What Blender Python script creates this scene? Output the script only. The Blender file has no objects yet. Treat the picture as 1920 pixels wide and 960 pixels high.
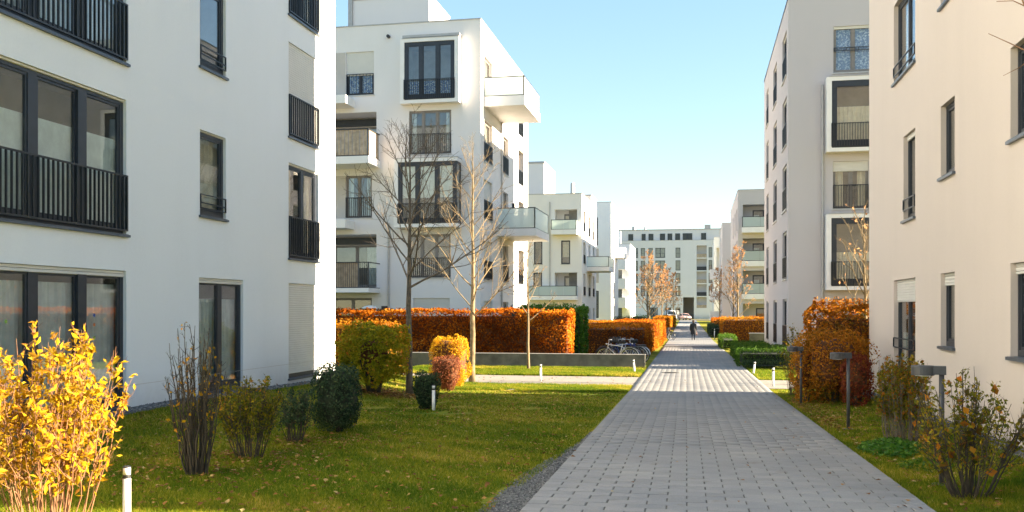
import bpy, bmesh, math, random
import numpy as np
from mathutils import Vector, Matrix

# ------------------------------------------------------------------ camera, sky, sun, exposure
SC = bpy.context.scene
COL = SC.collection
CAM_H = 1.88
cam = bpy.data.cameras.new('camera')
cam.sensor_width = 36.0
cam.lens = 1771.0 / 1920.0 * 36.0
cam.shift_y = 100.0 / 1920.0
cam.clip_start = 0.1
cam.clip_end = 4000
cam_o = bpy.data.objects.new('camera', cam)
COL.objects.link(cam_o)
cam_o.location = (0, 0, CAM_H)
cam_o.rotation_euler = (math.radians(90), 0, math.atan(350.0 / 1771.0))
SC.camera = cam_o

SUN_EL = math.radians(16.5)
SUN_AZ = math.atan2(1.0, 0.10)            # clockwise from +Y
world = bpy.data.worlds.new('World')
SC.world = world
world.use_nodes = True
nt = world.node_tree
bg = nt.nodes['Background']
sky = nt.nodes.new('ShaderNodeTexSky')
sky.sky_type = 'NISHITA'
sky.sun_disc = False
sky.sun_elevation = SUN_EL
sky.sun_rotation = SUN_AZ
sky.air_density = 1.0
sky.dust_density = 0.25
sky.ozone_density = 1.3
sky.altitude = 300
gam = nt.nodes.new('ShaderNodeGamma')          # softer contrast between zenith and horizon, the same all round
gam.inputs[1].default_value = 0.55
hsv = nt.nodes.new('ShaderNodeHueSaturation')
hsv.inputs['Saturation'].default_value = 1.5
nt.links.new(sky.outputs[0], gam.inputs[0])
nt.links.new(gam.outputs[0], hsv.inputs['Color'])
nt.links.new(hsv.outputs[0], bg.inputs[0])
bg.inputs[1].default_value = 0.087
sun = bpy.data.lights.new('sun', 'SUN')
sun.energy = 5.0
sun.angle = math.radians(0.5)
sun.color = (1.0, 0.83, 0.60)
sun_o = bpy.data.objects.new('sun', sun)
COL.objects.link(sun_o)
sd = Vector((math.sin(SUN_AZ) * math.cos(SUN_EL), math.cos(SUN_AZ) * math.cos(SUN_EL), math.sin(SUN_EL)))
sun_o.rotation_euler = sd.to_track_quat('Z', 'Y').to_euler()
SC.view_settings.view_transform = 'Standard'
SC.view_settings.look = 'None'
SC.view_settings.gamma = 1.0
SC.view_settings.use_curve_mapping = False
SC.view_settings.exposure = 2.78
SC.render.engine = 'CYCLES'
SC.cycles.use_denoising = True
SC.cycles.max_bounces = 8
SC.cycles.diffuse_bounces = 4
SC.cycles.transparent_max_bounces = 24
SC.cycles.caustics_reflective = False
SC.cycles.caustics_refractive = False

random.seed(7)
RNG = np.random.default_rng(11)
R = random.uniform


# ------------------------------------------------------------------ terrain height
def S(t):
    t = max(0.0, min(1.0, t))
    return t * t * (3 - 2 * t)


PROF = [(-900, 0.0), (8, 0.0), (26, -.35), (80, -.75), (150, -.6), (230, -.4), (2000, -.4)]


def prof(Y):
    for (a, za), (b, zb) in zip(PROF, PROF[1:]):
        if a <= Y <= b:
            return za + (zb - za) * (Y - a) / (b - a)
    return 0.0


def gz(X, Y):
    z = prof(Y)
    z += .3 * S((-X - 6.6) / 2.8) * S((Y - 6) / 12) * (1 - S((Y - 25) / 8))
    z += .15 * S((X - 2.4) / 1.6) * (1 - S((Y - 26) / 6))
    return z


# ------------------------------------------------------------------ materials
def newmat(name):
    m = bpy.data.materials.new(name)
    m.use_nodes = True
    return m, m.node_tree, m.node_tree.nodes['Principled BSDF']


def N(t, typ, **kw):
    n = t.nodes.new(typ)
    for k, v in kw.items():
        setattr(n, k, v)
    return n


def posnode(t):
    return t.nodes.new('ShaderNodeNewGeometry').outputs['Position']


def noise(t, scale, detail=4, rough=.55, vec=None):
    n = t.nodes.new('ShaderNodeTexNoise')
    n.inputs['Scale'].default_value = scale
    n.inputs['Detail'].default_value = detail
    n.inputs['Roughness'].default_value = rough
    t.links.new(vec if vec is not None else posnode(t), n.inputs['Vector'])
    return n.outputs['Fac']


def ramp(t, fac, stops):
    r = t.nodes.new('ShaderNodeValToRGB')
    el = r.color_ramp.elements
    while len(el) < len(stops):
        el.new(0.5)
    for e, (p, c) in zip(el, stops):
        e.position = p
        e.color = (c[0], c[1], c[2], 1)
    t.links.new(fac, r.inputs[0])
    return r.outputs[0]


def bump(t, b, fac, strength, dist):
    n = t.nodes.new('ShaderNodeBump')
    n.inputs['Strength'].default_value = strength
    n.inputs['Distance'].default_value = dist
    t.links.new(fac, n.inputs['Height'])
    t.links.new(n.outputs[0], b.inputs['Normal'])


def scl(c, k):
    return tuple(min(1, x * k) for x in c)


def mottled(name, col, var=.08, scale=3, rough=.8, bscale=0, bstr=.3, bdist=.01, metallic=0, spec=.5):
    m, t, b = newmat(name)
    f = noise(t, scale, 6)
    t.links.new(ramp(t, f, [(.3, scl(col, 1 - var)), (.7, scl(col, 1 + var))]), b.inputs['Base Color'])
    b.inputs['Roughness'].default_value = rough
    b.inputs['Metallic'].default_value = metallic
    b.inputs['Specular IOR Level'].default_value = spec
    if bscale:
        bump(t, b, noise(t, bscale, 3), bstr, bdist)
    return m


def plaster(name, col):
    m, t, b = newmat(name)
    big = noise(t, .35, 5)
    # faint vertical rain streaks
    mp = N(t, 'ShaderNodeMapping')
    mp.inputs['Scale'].default_value = (.9, .9, .09)
    t.links.new(posnode(t), mp.inputs[0])
    st = noise(t, 1.0, 5, .6, mp.outputs[0])
    fine = noise(t, 38, 3)
    ad = N(t, 'ShaderNodeMath', operation='ADD')
    t.links.new(big, ad.inputs[0])
    t.links.new(st, ad.inputs[1])
    ad2 = N(t, 'ShaderNodeMath', operation='MULTIPLY_ADD')
    t.links.new(fine, ad2.inputs[0])
    ad2.inputs[1].default_value = .7
    t.links.new(ad.outputs[0], ad2.inputs[2])
    sc = N(t, 'ShaderNodeMath', operation='MULTIPLY')
    t.links.new(ad2.outputs[0], sc.inputs[0])
    sc.inputs[1].default_value = .37
    t.links.new(ramp(t, sc.outputs[0], [(.25, scl(col, .92)), (.5, col), (.75, scl(col, 1.035))]), b.inputs['Base Color'])
    sp = N(t, 'ShaderNodeSeparateXYZ')
    t.links.new(posnode(t), sp.inputs[0])
    mr = N(t, 'ShaderNodeMapRange', clamp=True)
    t.links.new(sp.outputs['Z'], mr.inputs[0])
    mr.inputs[1].default_value, mr.inputs[2].default_value = .75, -.1
    dm = N(t, 'ShaderNodeMath', operation='MULTIPLY')
    t.links.new(mr.outputs[0], dm.inputs[0])
    t.links.new(noise(t, 2.2, 6, .65), dm.inputs[1])
    mxd = N(t, 'ShaderNodeMix', data_type='RGBA')
    t.links.new(dm.outputs[0], mxd.inputs[0])
    src = b.inputs['Base Color'].links[0].from_socket
    t.links.new(src, mxd.inputs[6])
    mxd.inputs[7].default_value = (col[0] * .55, col[1] * .54, col[2] * .48, 1)
    t.links.new(mxd.outputs[2], b.inputs['Base Color'])
    b.inputs['Roughness'].default_value = .95
    b.inputs['Specular IOR Level'].default_value = .2
    bump(t, b, noise(t, 75, 3), .35, .006)
    return m


def leafmat(name, stops, trans=.4, rough=.55):
    m, t, b = newmat(name)
    a = N(t, 'ShaderNodeAttribute', attribute_name='tint')
    c = ramp(t, a.outputs['Fac'], stops)
    t.links.new(c, b.inputs['Base Color'])
    b.inputs['Roughness'].default_value = rough
    b.inputs['Specular IOR Level'].default_value = .12
    tr = N(t, 'ShaderNodeBsdfTranslucent')
    t.links.new(c, tr.inputs['Color'])
    mx = N(t, 'ShaderNodeMixShader')
    mx.inputs[0].default_value = trans
    t.links.new(b.outputs[0], mx.inputs[1])
    t.links.new(tr.outputs[0], mx.inputs[2])
    t.links.new(mx.outputs[0], t.nodes['Material Output'].inputs[0])
    return m


def glassmat(name, tint=(.955, .98, .972), boost=1.25):
    m, t, b = newmat(name)
    lw = N(t, 'ShaderNodeLayerWeight')
    lw.inputs['Blend'].default_value = .5
    pw = N(t, 'ShaderNodeMath', operation='POWER')
    t.links.new(lw.outputs['Facing'], pw.inputs[0])
    pw.inputs[1].default_value = 4.2
    mu = N(t, 'ShaderNodeMath', operation='MULTIPLY_ADD', use_clamp=True)
    t.links.new(pw.outputs[0], mu.inputs[0])
    mu.inputs[1].default_value = .9
    mu.inputs[2].default_value = .07 * boost
    gl = N(t, 'ShaderNodeBsdfGlossy')
    gl.inputs['Roughness'].default_value = 0.0
    gl.inputs['Color'].default_value = (1, 1, 1, 1)
    bn = N(t, 'ShaderNodeBump')
    bn.inputs['Strength'].default_value = .015
    bn.inputs['Distance'].default_value = .01
    t.links.new(noise(t, 1.6, 1), bn.inputs['Height'])
    t.links.new(bn.outputs[0], gl.inputs['Normal'])
    tr = N(t, 'ShaderNodeBsdfTransparent')
    tr.inputs['Color'].default_value = (*tint, 1)
    mx = N(t, 'ShaderNodeMixShader')
    t.links.new(mu.outputs[0], mx.inputs[0])
    t.links.new(tr.outputs[0], mx.inputs[1])
    t.links.new(gl.outputs[0], mx.inputs[2])
    t.links.new(mx.outputs[0], t.nodes['Material Output'].inputs[0])
    return m


def frostmat(name):
    m, t, b = newmat(name)
    b.inputs['Base Color'].default_value = (.70, .77, .75, 1)
    b.inputs['Roughness'].default_value = .25
    tl = N(t, 'ShaderNodeBsdfTranslucent')
    tl.inputs['Color'].default_value = (.82, .88, .86, 1)
    tp = N(t, 'ShaderNodeBsdfTransparent')
    tp.inputs['Color'].default_value = (.93, .97, .96, 1)
    m1 = N(t, 'ShaderNodeMixShader')
    m1.inputs[0].default_value = .45
    t.links.new(b.outputs[0], m1.inputs[1])
    t.links.new(tl.outputs[0], m1.inputs[2])
    m2 = N(t, 'ShaderNodeMixShader')
    m2.inputs[0].default_value = .22
    t.links.new(m1.outputs[0], m2.inputs[1])
    t.links.new(tp.outputs[0], m2.inputs[2])
    t.links.new(m2.outputs[0], t.nodes['Material Output'].inputs[0])
    return m


def clothmat(name, col, stripe=None):
    m, t, b = newmat(name)
    f = noise(t, 5, 5)
    c = ramp(t, f, [(.3, scl(col, .85)), (.7, scl(col, 1.1))])
    if stripe:
        w = N(t, 'ShaderNodeTexNoise')
        w.inputs['Scale'].default_value = 14
        w.inputs['Detail'].default_value = 3
        t.links.new(posnode(t), w.inputs['Vector'])
        mx = N(t, 'ShaderNodeMix', data_type='RGBA')
        th = N(t, 'ShaderNodeMath', operation='GREATER_THAN')
        th.inputs[1].default_value = .54
        t.links.new(w.outputs['Fac'], th.inputs[0])
        t.links.new(th.outputs[0], mx.inputs[0])
        t.links.new(c, mx.inputs[6])
        mx.inputs[7].default_value = (*stripe, 1)
        c = mx.outputs[2]
    t.links.new(c, b.inputs['Base Color'])
    b.inputs['Roughness'].default_value = .9
    tl = N(t, 'ShaderNodeBsdfTranslucent')
    t.links.new(c, tl.inputs['Color'])
    mx2 = N(t, 'ShaderNodeMixShader')
    mx2.inputs[0].default_value = .3
    t.links.new(b.outputs[0], mx2.inputs[1])
    t.links.new(tl.outputs[0], mx2.inputs[2])
    t.links.new(mx2.outputs[0], t.nodes['Material Output'].inputs[0])
    return m


def pavermat(name, joined):
    m, t, b = newmat(name)
    if joined:
        rnd = N(t, 'ShaderNodeAttribute', attribute_name='tint').outputs['Fac']
    else:
        rnd = N(t, 'ShaderNodeObjectInfo').outputs['Random']
    c1 = ramp(t, rnd, [(0, (.212, .214, .216)), (.5, (.225, .23, .235)), (.85, (.243, .245, .247)), (1, (.262, .260, .256))])
    big = noise(t, .6, 5)
    c2 = ramp(t, big, [(.3, (.84, .84, .85)), (.7, (1.13, 1.09, 1.03))])
    fine = noise(t, 70, 4, .7)
    c3 = ramp(t, fine, [(.3, (.82, .82, .82)), (.7, (1.12, 1.12, 1.12))])
    # brown stains left by wet leaves
    stn = noise(t, 2.3, 6, .6)
    c4 = ramp(t, stn, [(.62, (1, 1, 1)), (.74, (.80, .72, .62))])
    cur = c1
    for c in (c2, c3, c4):
        mx = N(t, 'ShaderNodeMix', data_type='RGBA', blend_type='MULTIPLY')
        mx.inputs[0].default_value = 1
        t.links.new(cur, mx.inputs[6])
        t.links.new(c, mx.inputs[7])
        cur = mx.outputs[2]
    t.links.new(cur, b.inputs['Base Color'])
    b.inputs['Roughness'].default_value = .75
    b.inputs['Specular IOR Level'].default_value = .35
    bump(t, b, noise(t, 120, 4, .7), .4, .003)
    return m


def lawnmat(name):
    m, t, b = newmat(name)
    f1 = noise(t, .45, 6, .6)
    f2 = noise(t, 9, 5, .65)
    ad = N(t, 'ShaderNodeMath', operation='MULTIPLY_ADD')
    t.links.new(f2, ad.inputs[0])
    ad.inputs[1].default_value = .55
    t.links.new(f1, ad.inputs[2])
    c = ramp(t, ad.outputs[0], [(.5, (.062, .105, .008)), (.68, (.15, .185, .014)), (.84, (.28, .24, .024)), (1.0, (.34, .25, .06))])
    t.links.new(c, b.inputs['Base Color'])
    b.inputs['Roughness'].default_value = .95
    b.inputs['Specular IOR Level'].default_value = .1
    bump(t, b, noise(t, 45, 4, .7), .9, .03)
    return m


def farpath(name):
    m, t, b = newmat(name)
    br = N(t, 'ShaderNodeTexBrick')
    br.inputs['Scale'].default_value = 1
    br.inputs['Brick Width'].default_value = .376
    br.inputs['Row Height'].default_value = .188
    br.inputs['Mortar Size'].default_value = .008
    br.inputs['Color1'].default_value = (.215, .22, .225, 1)
    br.inputs['Color2'].default_value = (.25, .25, .255, 1)
    br.inputs['Mortar'].default_value = (.12, .115, .11, 1)
    t.links.new(posnode(t), br.inputs['Vector'])
    mx = N(t, 'ShaderNodeMix', data_type='RGBA', blend_type='MULTIPLY')
    mx.inputs[0].default_value = 1
    t.links.new(br.outputs[0], mx.inputs[6])
    t.links.new(ramp(t, noise(t, .6, 5), [(.3, (.85, .85, .85)), (.7, (1.1, 1.09, 1.06))]), mx.inputs[7])
    t.links.new(mx.outputs[2], b.inputs['Base Color'])
    b.inputs['Roughness'].default_value = .8
    return m


M = {}
M['plaster_a'] = plaster('plaster_white', (.81, .83, .85))
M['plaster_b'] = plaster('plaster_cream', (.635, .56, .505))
M['plaster_j'] = plaster('plaster_shade_grey', (.53, .50, .51))  # white render, with the shade on it put into this grey
M['plaster_c'] = plaster('plaster_pale', (.77, .745, .74))
M['plaster_d'] = plaster('plaster_far', (.82, .775, .74))
M['trim'] = mottled('white_trim', (.84, .82, .80), .04, 2, .7)
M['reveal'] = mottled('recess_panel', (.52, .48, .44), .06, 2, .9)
M['frame'] = mottled('anthracite_frame', (.022, .028, .040), .15, 6, .42)
M['framegrey'] = mottled('grey_frame', (.22, .20, .185), .1, 6, .5)
M['rail'] = mottled('railing_paint', (.016, .020, .026), .15, 6, .4)
M['sill'] = mottled('sill_metal', (.085, .105, .135), .12, 5, .4, metallic=.3)
M['sillpale'] = mottled('sill_pale', (.55, .54, .52), .08, 5, .5)
M['cap'] = mottled('parapet_zinc', (.42, .41, .40), .08, 3, .5, metallic=.3)
M['glass'] = glassmat('window_glass')
M['frost'] = frostmat('frosted_glass')
M['room'] = mottled('room_paint', (.22, .20, .18), .3, 1.2, .9)
M['blind'] = clothmat('blind_cloth', (.78, .84, .80))
M['curtain'] = clothmat('curtain_cloth', (.76, .79, .77))
M['curtain_warm'] = clothmat('curtain_warm', (.78, .68, .52))
M['curtain_blue'] = clothmat('curtain_blue', (.10, .17, .42), (.55, .58, .66))
M['curtain_lace'] = clothmat('curtain_lace', (.30, .34, .50), (.68, .70, .80))
M['shutter'] = mottled('shutter_slats', (.70, .69, .66), .04, 2, .6)
M['wood'] = mottled('weathered_boards', (.42, .33, .24), .25, 4, .8)
M['concrete'] = mottled('concrete', (.135, .13, .105), .35, 2.5, .9, 40, .3, .004)
M['paver'] = pavermat('paver_stone', False)
M['paver_j'] = pavermat('paver_stone_far', True)
M['bed'] = mottled('joint_sand', (.08, .076, .068), .3, 20, .95)
M['farpath'] = farpath('paving_far')
M['crosspath'] = mottled('fine_gravel_path', (.25, .225, .19), .12, 6, .95, 60, .4, .006)
M['lawn'] = lawnmat('lawn')
M['gravel'] = mottled('gravel_bed', (.10, .10, .097), .4, 30, .9, 50, .8, .02)
M['bark_dark'] = mottled('bark_dark', (.055, .042, .026), .35, 12, .9, 30, .5, .006)
M['bark_grey'] = mottled('bark_grey', (.13, .105, .078), .35, 9, .9, 25, .5, .006)
M['bark_pale'] = mottled('bark_pale', (.19, .14, .075), .25, 9, .9, 25, .4, .005)
M['bark_red'] = mottled('bark_red', (.24, .125, .065), .3, 12, .8)
M['bark_tan'] = mottled('bark_tan', (.19, .085, .035), .3, 12, .8)
M['grass'] = leafmat('grass_blade', [(0, (.060, .125, .008)), (.45, (.165, .215, .013)), (.78, (.36, .30, .024)), (1, (.58, .42, .10))], .6, .6)
M['lf_yellow'] = leafmat('leaf_yellow', [(0, (.20, .085, .010)), (.25, (.38, .20, .008)), (.6, (.52, .33, .010)), (.85, (.56, .40, .02)), (1, (.38, .14, .02))], .4)
M['lf_gold'] = leafmat('leaf_gold', [(0, (.40, .24, .010)), (.5, (.62, .36, .012)), (1, (.62, .27, .02))], .45)
M['lf_olive'] = leafmat('leaf_olive', [(0, (.08, .10, .010)), (.5, (.19, .17, .012)), (.85, (.38, .27, .015)), (1, (.46, .21, .02))], .4)
M['lf_yg'] = leafmat('leaf_yellow_green', [(0, (.13, .16, .010)), (.55, (.34, .31, .014)), (.85, (.52, .37, .02)), (1, (.60, .20, .03))], .45)
M['lf_dkgreen'] = leafmat('leaf_dark_green', [(0, (.020, .042, .020)), (.6, (.045, .078, .035)), (1, (.10, .125, .05))], .25)
M['lf_green'] = leafmat('leaf_green', [(0, (.04, .10, .010)), (.6, (.08, .16, .014)), (1, (.15, .22, .03))], .35)
M['lf_laurel'] = leafmat('leaf_laurel', [(0, (.035, .11, .012)), (.6, (.07, .18, .02)), (1, (.15, .27, .04))], .4, .35)
M['lf_beech'] = leafmat('leaf_beech', [(0, (.15, .030, .003)), (.4, (.40, .10, .005)), (.75, (.62, .20, .010)), (1, (.72, .34, .04))], .58)
M['lf_beech2'] = leafmat('leaf_beech_gold', [(0, (.24, .08, .006)), (.4, (.46, .17, .010)), (.8, (.62, .29, .02)), (1, (.34, .25, .02))], .45)
M['lf_mixed'] = leafmat('leaf_autumn_mixed', [(0, (.08, .07, .010)), (.3, (.22, .10, .010)), (.65, (.44, .14, .010)), (1, (.58, .26, .02))], .45)
M['lf_redbrown'] = leafmat('leaf_red_brown', [(0, (.13, .036, .022)), (.6, (.25, .08, .04)), (1, (.40, .15, .05))], .35)
M['lf_wine'] = leafmat('leaf_wine', [(0, (.10, .02, .012)), (.6, (.22, .045, .02)), (1, (.40, .12, .02))], .4)
M['lf_copper'] = leafmat('leaf_copper', [(0, (.40, .18, .08)), (.5, (.56, .30, .14)), (1, (.62, .42, .20))], .45)
M['lf_brown'] = leafmat('leaf_fallen', [(0, (.12, .055, .02)), (.4, (.22, .10, .03)), (.75, (.34, .17, .04)), (1, (.45, .34, .14))], .2, .8)
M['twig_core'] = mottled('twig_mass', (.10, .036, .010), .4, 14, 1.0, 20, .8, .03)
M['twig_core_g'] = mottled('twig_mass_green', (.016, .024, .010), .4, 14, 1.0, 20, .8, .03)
M['white_metal'] = mottled('white_lacquer', (.78, .77, .74), .05, 6, .45)
M['black_metal'] = mottled('black_lacquer', (.02, .02, .022), .1, 6, .45)
M['lamp_grey'] = mottled('lamp_grey', (.065, .065, .07), .15, 8, .5, metallic=.2)
M['cast_iron'] = mottled('cast_iron', (.05, .048, .045), .3, 12, .7)
M['rubber'] = mottled('rubber', (.018, .018, .018), .2, 10, .85)
M['silver'] = mottled('silver_metal', (.55, .56, .58), .1, 10, .35, metallic=.6)
M['bike_white'] = mottled('bike_white', (.68, .68, .67), .06, 10, .35)
M['bike_blue'] = mottled('bike_blue', (.03, .06, .26), .1, 10, .35)
M['bike_navy'] = mottled('bike_navy', (.015, .03, .09), .1, 10, .35)
M['bike_black'] = mottled('bike_black', (.02, .02, .025), .1, 10, .35)
M['bike_teal'] = mottled('bike_teal', (.04, .11, .15), .1, 10, .35)
M['cloth_black'] = mottled('coat_cloth', (.020, .022, .028), .2, 8, .9)
M['trousers'] = mottled('trouser_cloth', (.018, .020, .032), .2, 8, .9)
M['skin'] = mottled('skin', (.42, .24, .17), .06, 8, .6)
M['hair'] = mottled('hair', (.10, .055, .03), .25, 20, .7)
M['leather'] = mottled('bag_leather', (.075, .025, .02), .2, 10, .5)
M['van_white'] = mottled('van_paint', (.72, .73, .74), .03, 3, .3)
M['car_rose'] = mottled('car_paint', (.58, .38, .34), .05, 3, .3)
M['dark_glass'] = mottled('vehicle_glass', (.02, .025, .03), .1, 3, .08)
M['lamp_lens'] = mottled('lamp_lens', (.7, .7, .66), .05, 6, .15)
M['sticker_blue'] = mottled('sticker_blue', (.03, .08, .35), .05, 6, .5)
M['sticker_orange'] = mottled('sticker_orange', (.55, .16, .03), .05, 6, .5)
M['sticker_green'] = mottled('sticker_green', (.2, .38, .06), .05, 6, .5)


# ------------------------------------------------------------------ mesh helpers
class MB:
    def __init__(self):
        self.v, self.f = [], []

    def quad(self, a, b, c, d):
        n = len(self.v)
        self.v += [a, b, c, d]
        self.f.append((n, n + 1, n + 2, n + 3))

    def box(self, x0, x1, y0, y1, z0, z1):
        n = len(self.v)
        self.v += [(x0, y0, z0), (x1, y0, z0), (x1, y1, z0), (x0, y1, z0), (x0, y0, z1), (x1, y0, z1), (x1, y1, z1), (x0, y1, z1)]
        for q in ((0, 3, 2, 1), (4, 5, 6, 7), (0, 1, 5, 4), (1, 2, 6, 5), (2, 3, 7, 6), (3, 0, 4, 7)):
            self.f.append(tuple(n + i for i in q))

    def tube(self, pts, rad, sides=6, cap=True):
        pts = [Vector(p) for p in pts]
        n = len(pts)
        if not hasattr(rad, '__len__'):
            rad = [rad] * n
        base = len(self.v)
        ref = Vector((.3, .9, .2)).normalized()
        for i, p in enumerate(pts):
            d = (pts[min(i + 1, n - 1)] - pts[max(i - 1, 0)])
            d = d.normalized() if d.length > 1e-9 else Vector((0, 0, 1))
            a = d.cross(ref)
            if a.length < .05:
                a = d.cross(Vector((1, 0, 0)))
            a.normalize()
            b = d.cross(a)
            for k in range(sides):
                t = 2 * math.pi * k / sides
                q = p + (a * math.cos(t) + b * math.sin(t)) * rad[i]
                self.v.append((q.x, q.y, q.z))
        for i in range(n - 1):
            for k in range(sides):
                k2 = (k + 1) % sides
                self.f.append((base + i * sides + k, base + i * sides + k2, base + (i + 1) * sides + k2, base + (i + 1) * sides + k))
        if cap:
            self.f.append(tuple(base + k for k in range(sides))[::-1])
            self.f.append(tuple(base + (n - 1) * sides + k for k in range(sides)))

    def lathe(self, prof_, sides=16, c=(0, 0, 0)):
        base = len(self.v)
        for r, z in prof_:
            for k in range(sides):
                t = 2 * math.pi * k / sides
                self.v.append((c[0] + r * math.cos(t), c[1] + r * math.sin(t), c[2] + z))
        n = len(prof_)
        for i in range(n - 1):
            for k in range(sides):
                k2 = (k + 1) % sides
                self.f.append((base + i * sides + k, base + i * sides + k2, base + (i + 1) * sides + k2, base + (i + 1) * sides + k))
        self.f.append(tuple(base + k for k in range(sides))[::-1])
        self.f.append(tuple(base + (n - 1) * sides + k for k in range(sides)))

    def mesh(self, name):
        me = bpy.data.meshes.new(name)
        me.from_pydata(self.v, [], self.f)
        return me


def link(name, me, mat, parent=None, loc=None, smooth=False):
    if mat is not None and len(me.materials) == 0:
        me.materials.append(mat)
    o = bpy.data.objects.new(name, me)
    COL.objects.link(o)
    if smooth:
        me.polygons.foreach_set('use_smooth', [True] * len(me.polygons))
    if parent is not None:
        o.parent = parent
        if loc is None:                       # mesh written in world coordinates
            o.matrix_parent_inverse = PINV[parent.name]
    if loc is not None:
        o.location = loc
    PINV[o.name] = Matrix.Identity(4)
    return o


PINV = {}


def tag(o, label=None, cat=None, group=None, kind=None):
    for k, v in (('label', label), ('category', cat), ('group', group), ('kind', kind)):
        if v:
            o[k] = v
    return o


def thing(name, label, cat, loc, group=None, rotz=0):
    o = bpy.data.objects.new(name, None)
    COL.objects.link(o)
    o.location = loc
    o.rotation_euler = (0, 0, rotz)
    o.empty_display_size = .2
    PINV[o.name] = (Matrix.Translation(loc) @ Matrix.Rotation(rotz, 4, 'Z')).inverted()
    return tag(o, label, cat, group)


def npmesh(name, V, F, tint=None):
    """V (n,3) array, F (m,k) array, k corners each"""
    me = bpy.data.meshes.new(name)
    n, m, k = len(V), len(F), F.shape[1]
    me.vertices.add(n)
    me.vertices.foreach_set('co', np.asarray(V, np.float32).ravel())
    me.loops.add(m * k)
    me.loops.foreach_set('vertex_index', np.asarray(F, np.int32).ravel())
    me.polygons.add(m)
    me.polygons.foreach_set('loop_start', np.arange(0, m * k, k, dtype=np.int32))
    me.update(calc_edges=True)
    if tint is not None:
        a = me.attributes.new('tint', 'FLOAT', 'POINT')
        a.data.foreach_set('value', np.asarray(tint, np.float32))
    return me


def leafmesh(name, P, size, tint=None, nrm=None, nmix=.0, aspect=.55, droop=0.0):
    """one small folded leaf per point"""
    P = np.asarray(P, float)
    n = len(P)
    size = np.broadcast_to(np.asarray(size, float), (n,)) * RNG.uniform(.65, 1.25, n)
    nr = RNG.normal(size=(n, 3))
    if nrm is not None:
        nr = nr * (1 - nmix) + np.asarray(nrm) * nmix * 1.7
    nr /= np.linalg.norm(nr, axis=1)[:, None] + 1e-9
    d = RNG.normal(size=(n, 3))
    d[:, 2] -= droop
    d -= (d * nr).sum(1)[:, None] * nr
    d /= np.linalg.norm(d, axis=1)[:, None] + 1e-9
    w = np.cross(nr, d)
    L = size[:, None]
    v0 = P - d * L * .5
    v1 = P + w * L * aspect * .5 + nr * L * .10
    v2 = P + d * L * .5 - nr * L * .06
    v3 = P - w * L * aspect * .5 + nr * L * .10
    V = np.stack([v0, v1, v2, v3], 1).reshape(-1, 3)
    b = np.arange(n) * 4
    F = np.concatenate([np.stack([b, b + 1, b + 2], 1), np.stack([b, b + 2, b + 3], 1)], 0)
    if tint is None:
        tint = RNG.random(n)
    return npmesh(name, V, F, np.repeat(np.clip(tint, 0, 1), 4))


def smooth_noise(P, f, seed=0):
    """cheap smooth pseudo-noise in about [-1,1]"""
    r = np.random.default_rng(seed)
    out = np.zeros(len(P))
    for k in range(5):
        q = r.normal(size=3) * f
        out += np.sin(P @ q + r.uniform(0, 6.28))
    return out / 3.2


# ------------------------------------------------------------------ the ground, paths and lawns
def axis(lo, hi, segs):
    pts = []
    for a, b, st in segs:
        k = max(1, int(round((b - a) / st)))
        pts += [a + (b - a) * i / k for i in range(k)]
    pts.append(segs[-1][1])
    return pts


gx = axis(0, 0, [(-900, -60, 120), (-60, -14, 6), (-14, 8, .5), (8, 60, 5), (60, 900, 120)])
gy = axis(0, 0, [(-200, -10, 30), (-10, 5, 2), (5, 42, .5), (42, 150, 4), (150, 400, 20), (400, 1600, 150)])
V = np.array([(x, y, gz(x, y)) for y in gy for x in gx])
nx, ny = len(gx), len(gy)
ii = (np.arange(ny - 1)[:, None] * nx + np.arange(nx - 1)[None, :]).ravel()
F = np.stack([ii, ii + 1, ii + 1 + nx, ii + nx], 1)
ground = link('ground', npmesh('ground', V, F), M['lawn'], smooth=True)
tag(ground, 'green lawn ground with patchy worn grass', None, None, 'structure')


def pl(Y):      # left path edge
    return -1.62 - .0118 * (Y - 8.6)


def pr(Y):      # right path edge
    return 2.16 - .0138 * (Y - 9.3)


def strip(name, mat, ys, xl, xr, lift, nseg=4, kind='structure', label=None, parent=None):
    mb = MB()
    rows = []
    for y in ys:
        a, b = xl(y), xr(y)
        row = []
        for i in range(nseg + 1):
            x = a + (b - a) * i / nseg
            row.append(len(mb.v))
            mb.v.append((x, y, gz(x, y) + lift))
        rows.append(row)
    for r0, r1 in zip(rows, rows[1:]):
        for i in range(nseg):
            mb.f.append((r0[i], r0[i + 1], r1[i + 1], r1[i]))
    # skirts
    for r0, r1 in zip(rows, rows[1:]):
        for i in (0, nseg):
            n = len(mb.v)
            for q in (r0[i], r1[i]):
                x, y, z = mb.v[q]
                mb.v.append((x, y, z - lift - .05))
            mb.f.append((r0[i], r1[i], n + 1, n))
    o = link(name, mb.mesh(name), mat, parent)
    return tag(o, label, None, None, kind)


path = strip('path', M['bed'], [i * .5 for i in range(6, 131)], pl, pr, .030, 4, label='grey block paved footpath running between the buildings')
PAVE_END = 62.0
strip('path', M['farpath'], [65 + i * 3 for i in range(0, 52)], pl, pr, .034, 2, label='far end of the paved footpath by the last building')
strip('path', M['farpath'], [PAVE_END, 65.001], pl, pr, .030, 2, label='middle stretch of the paved footpath')

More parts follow.
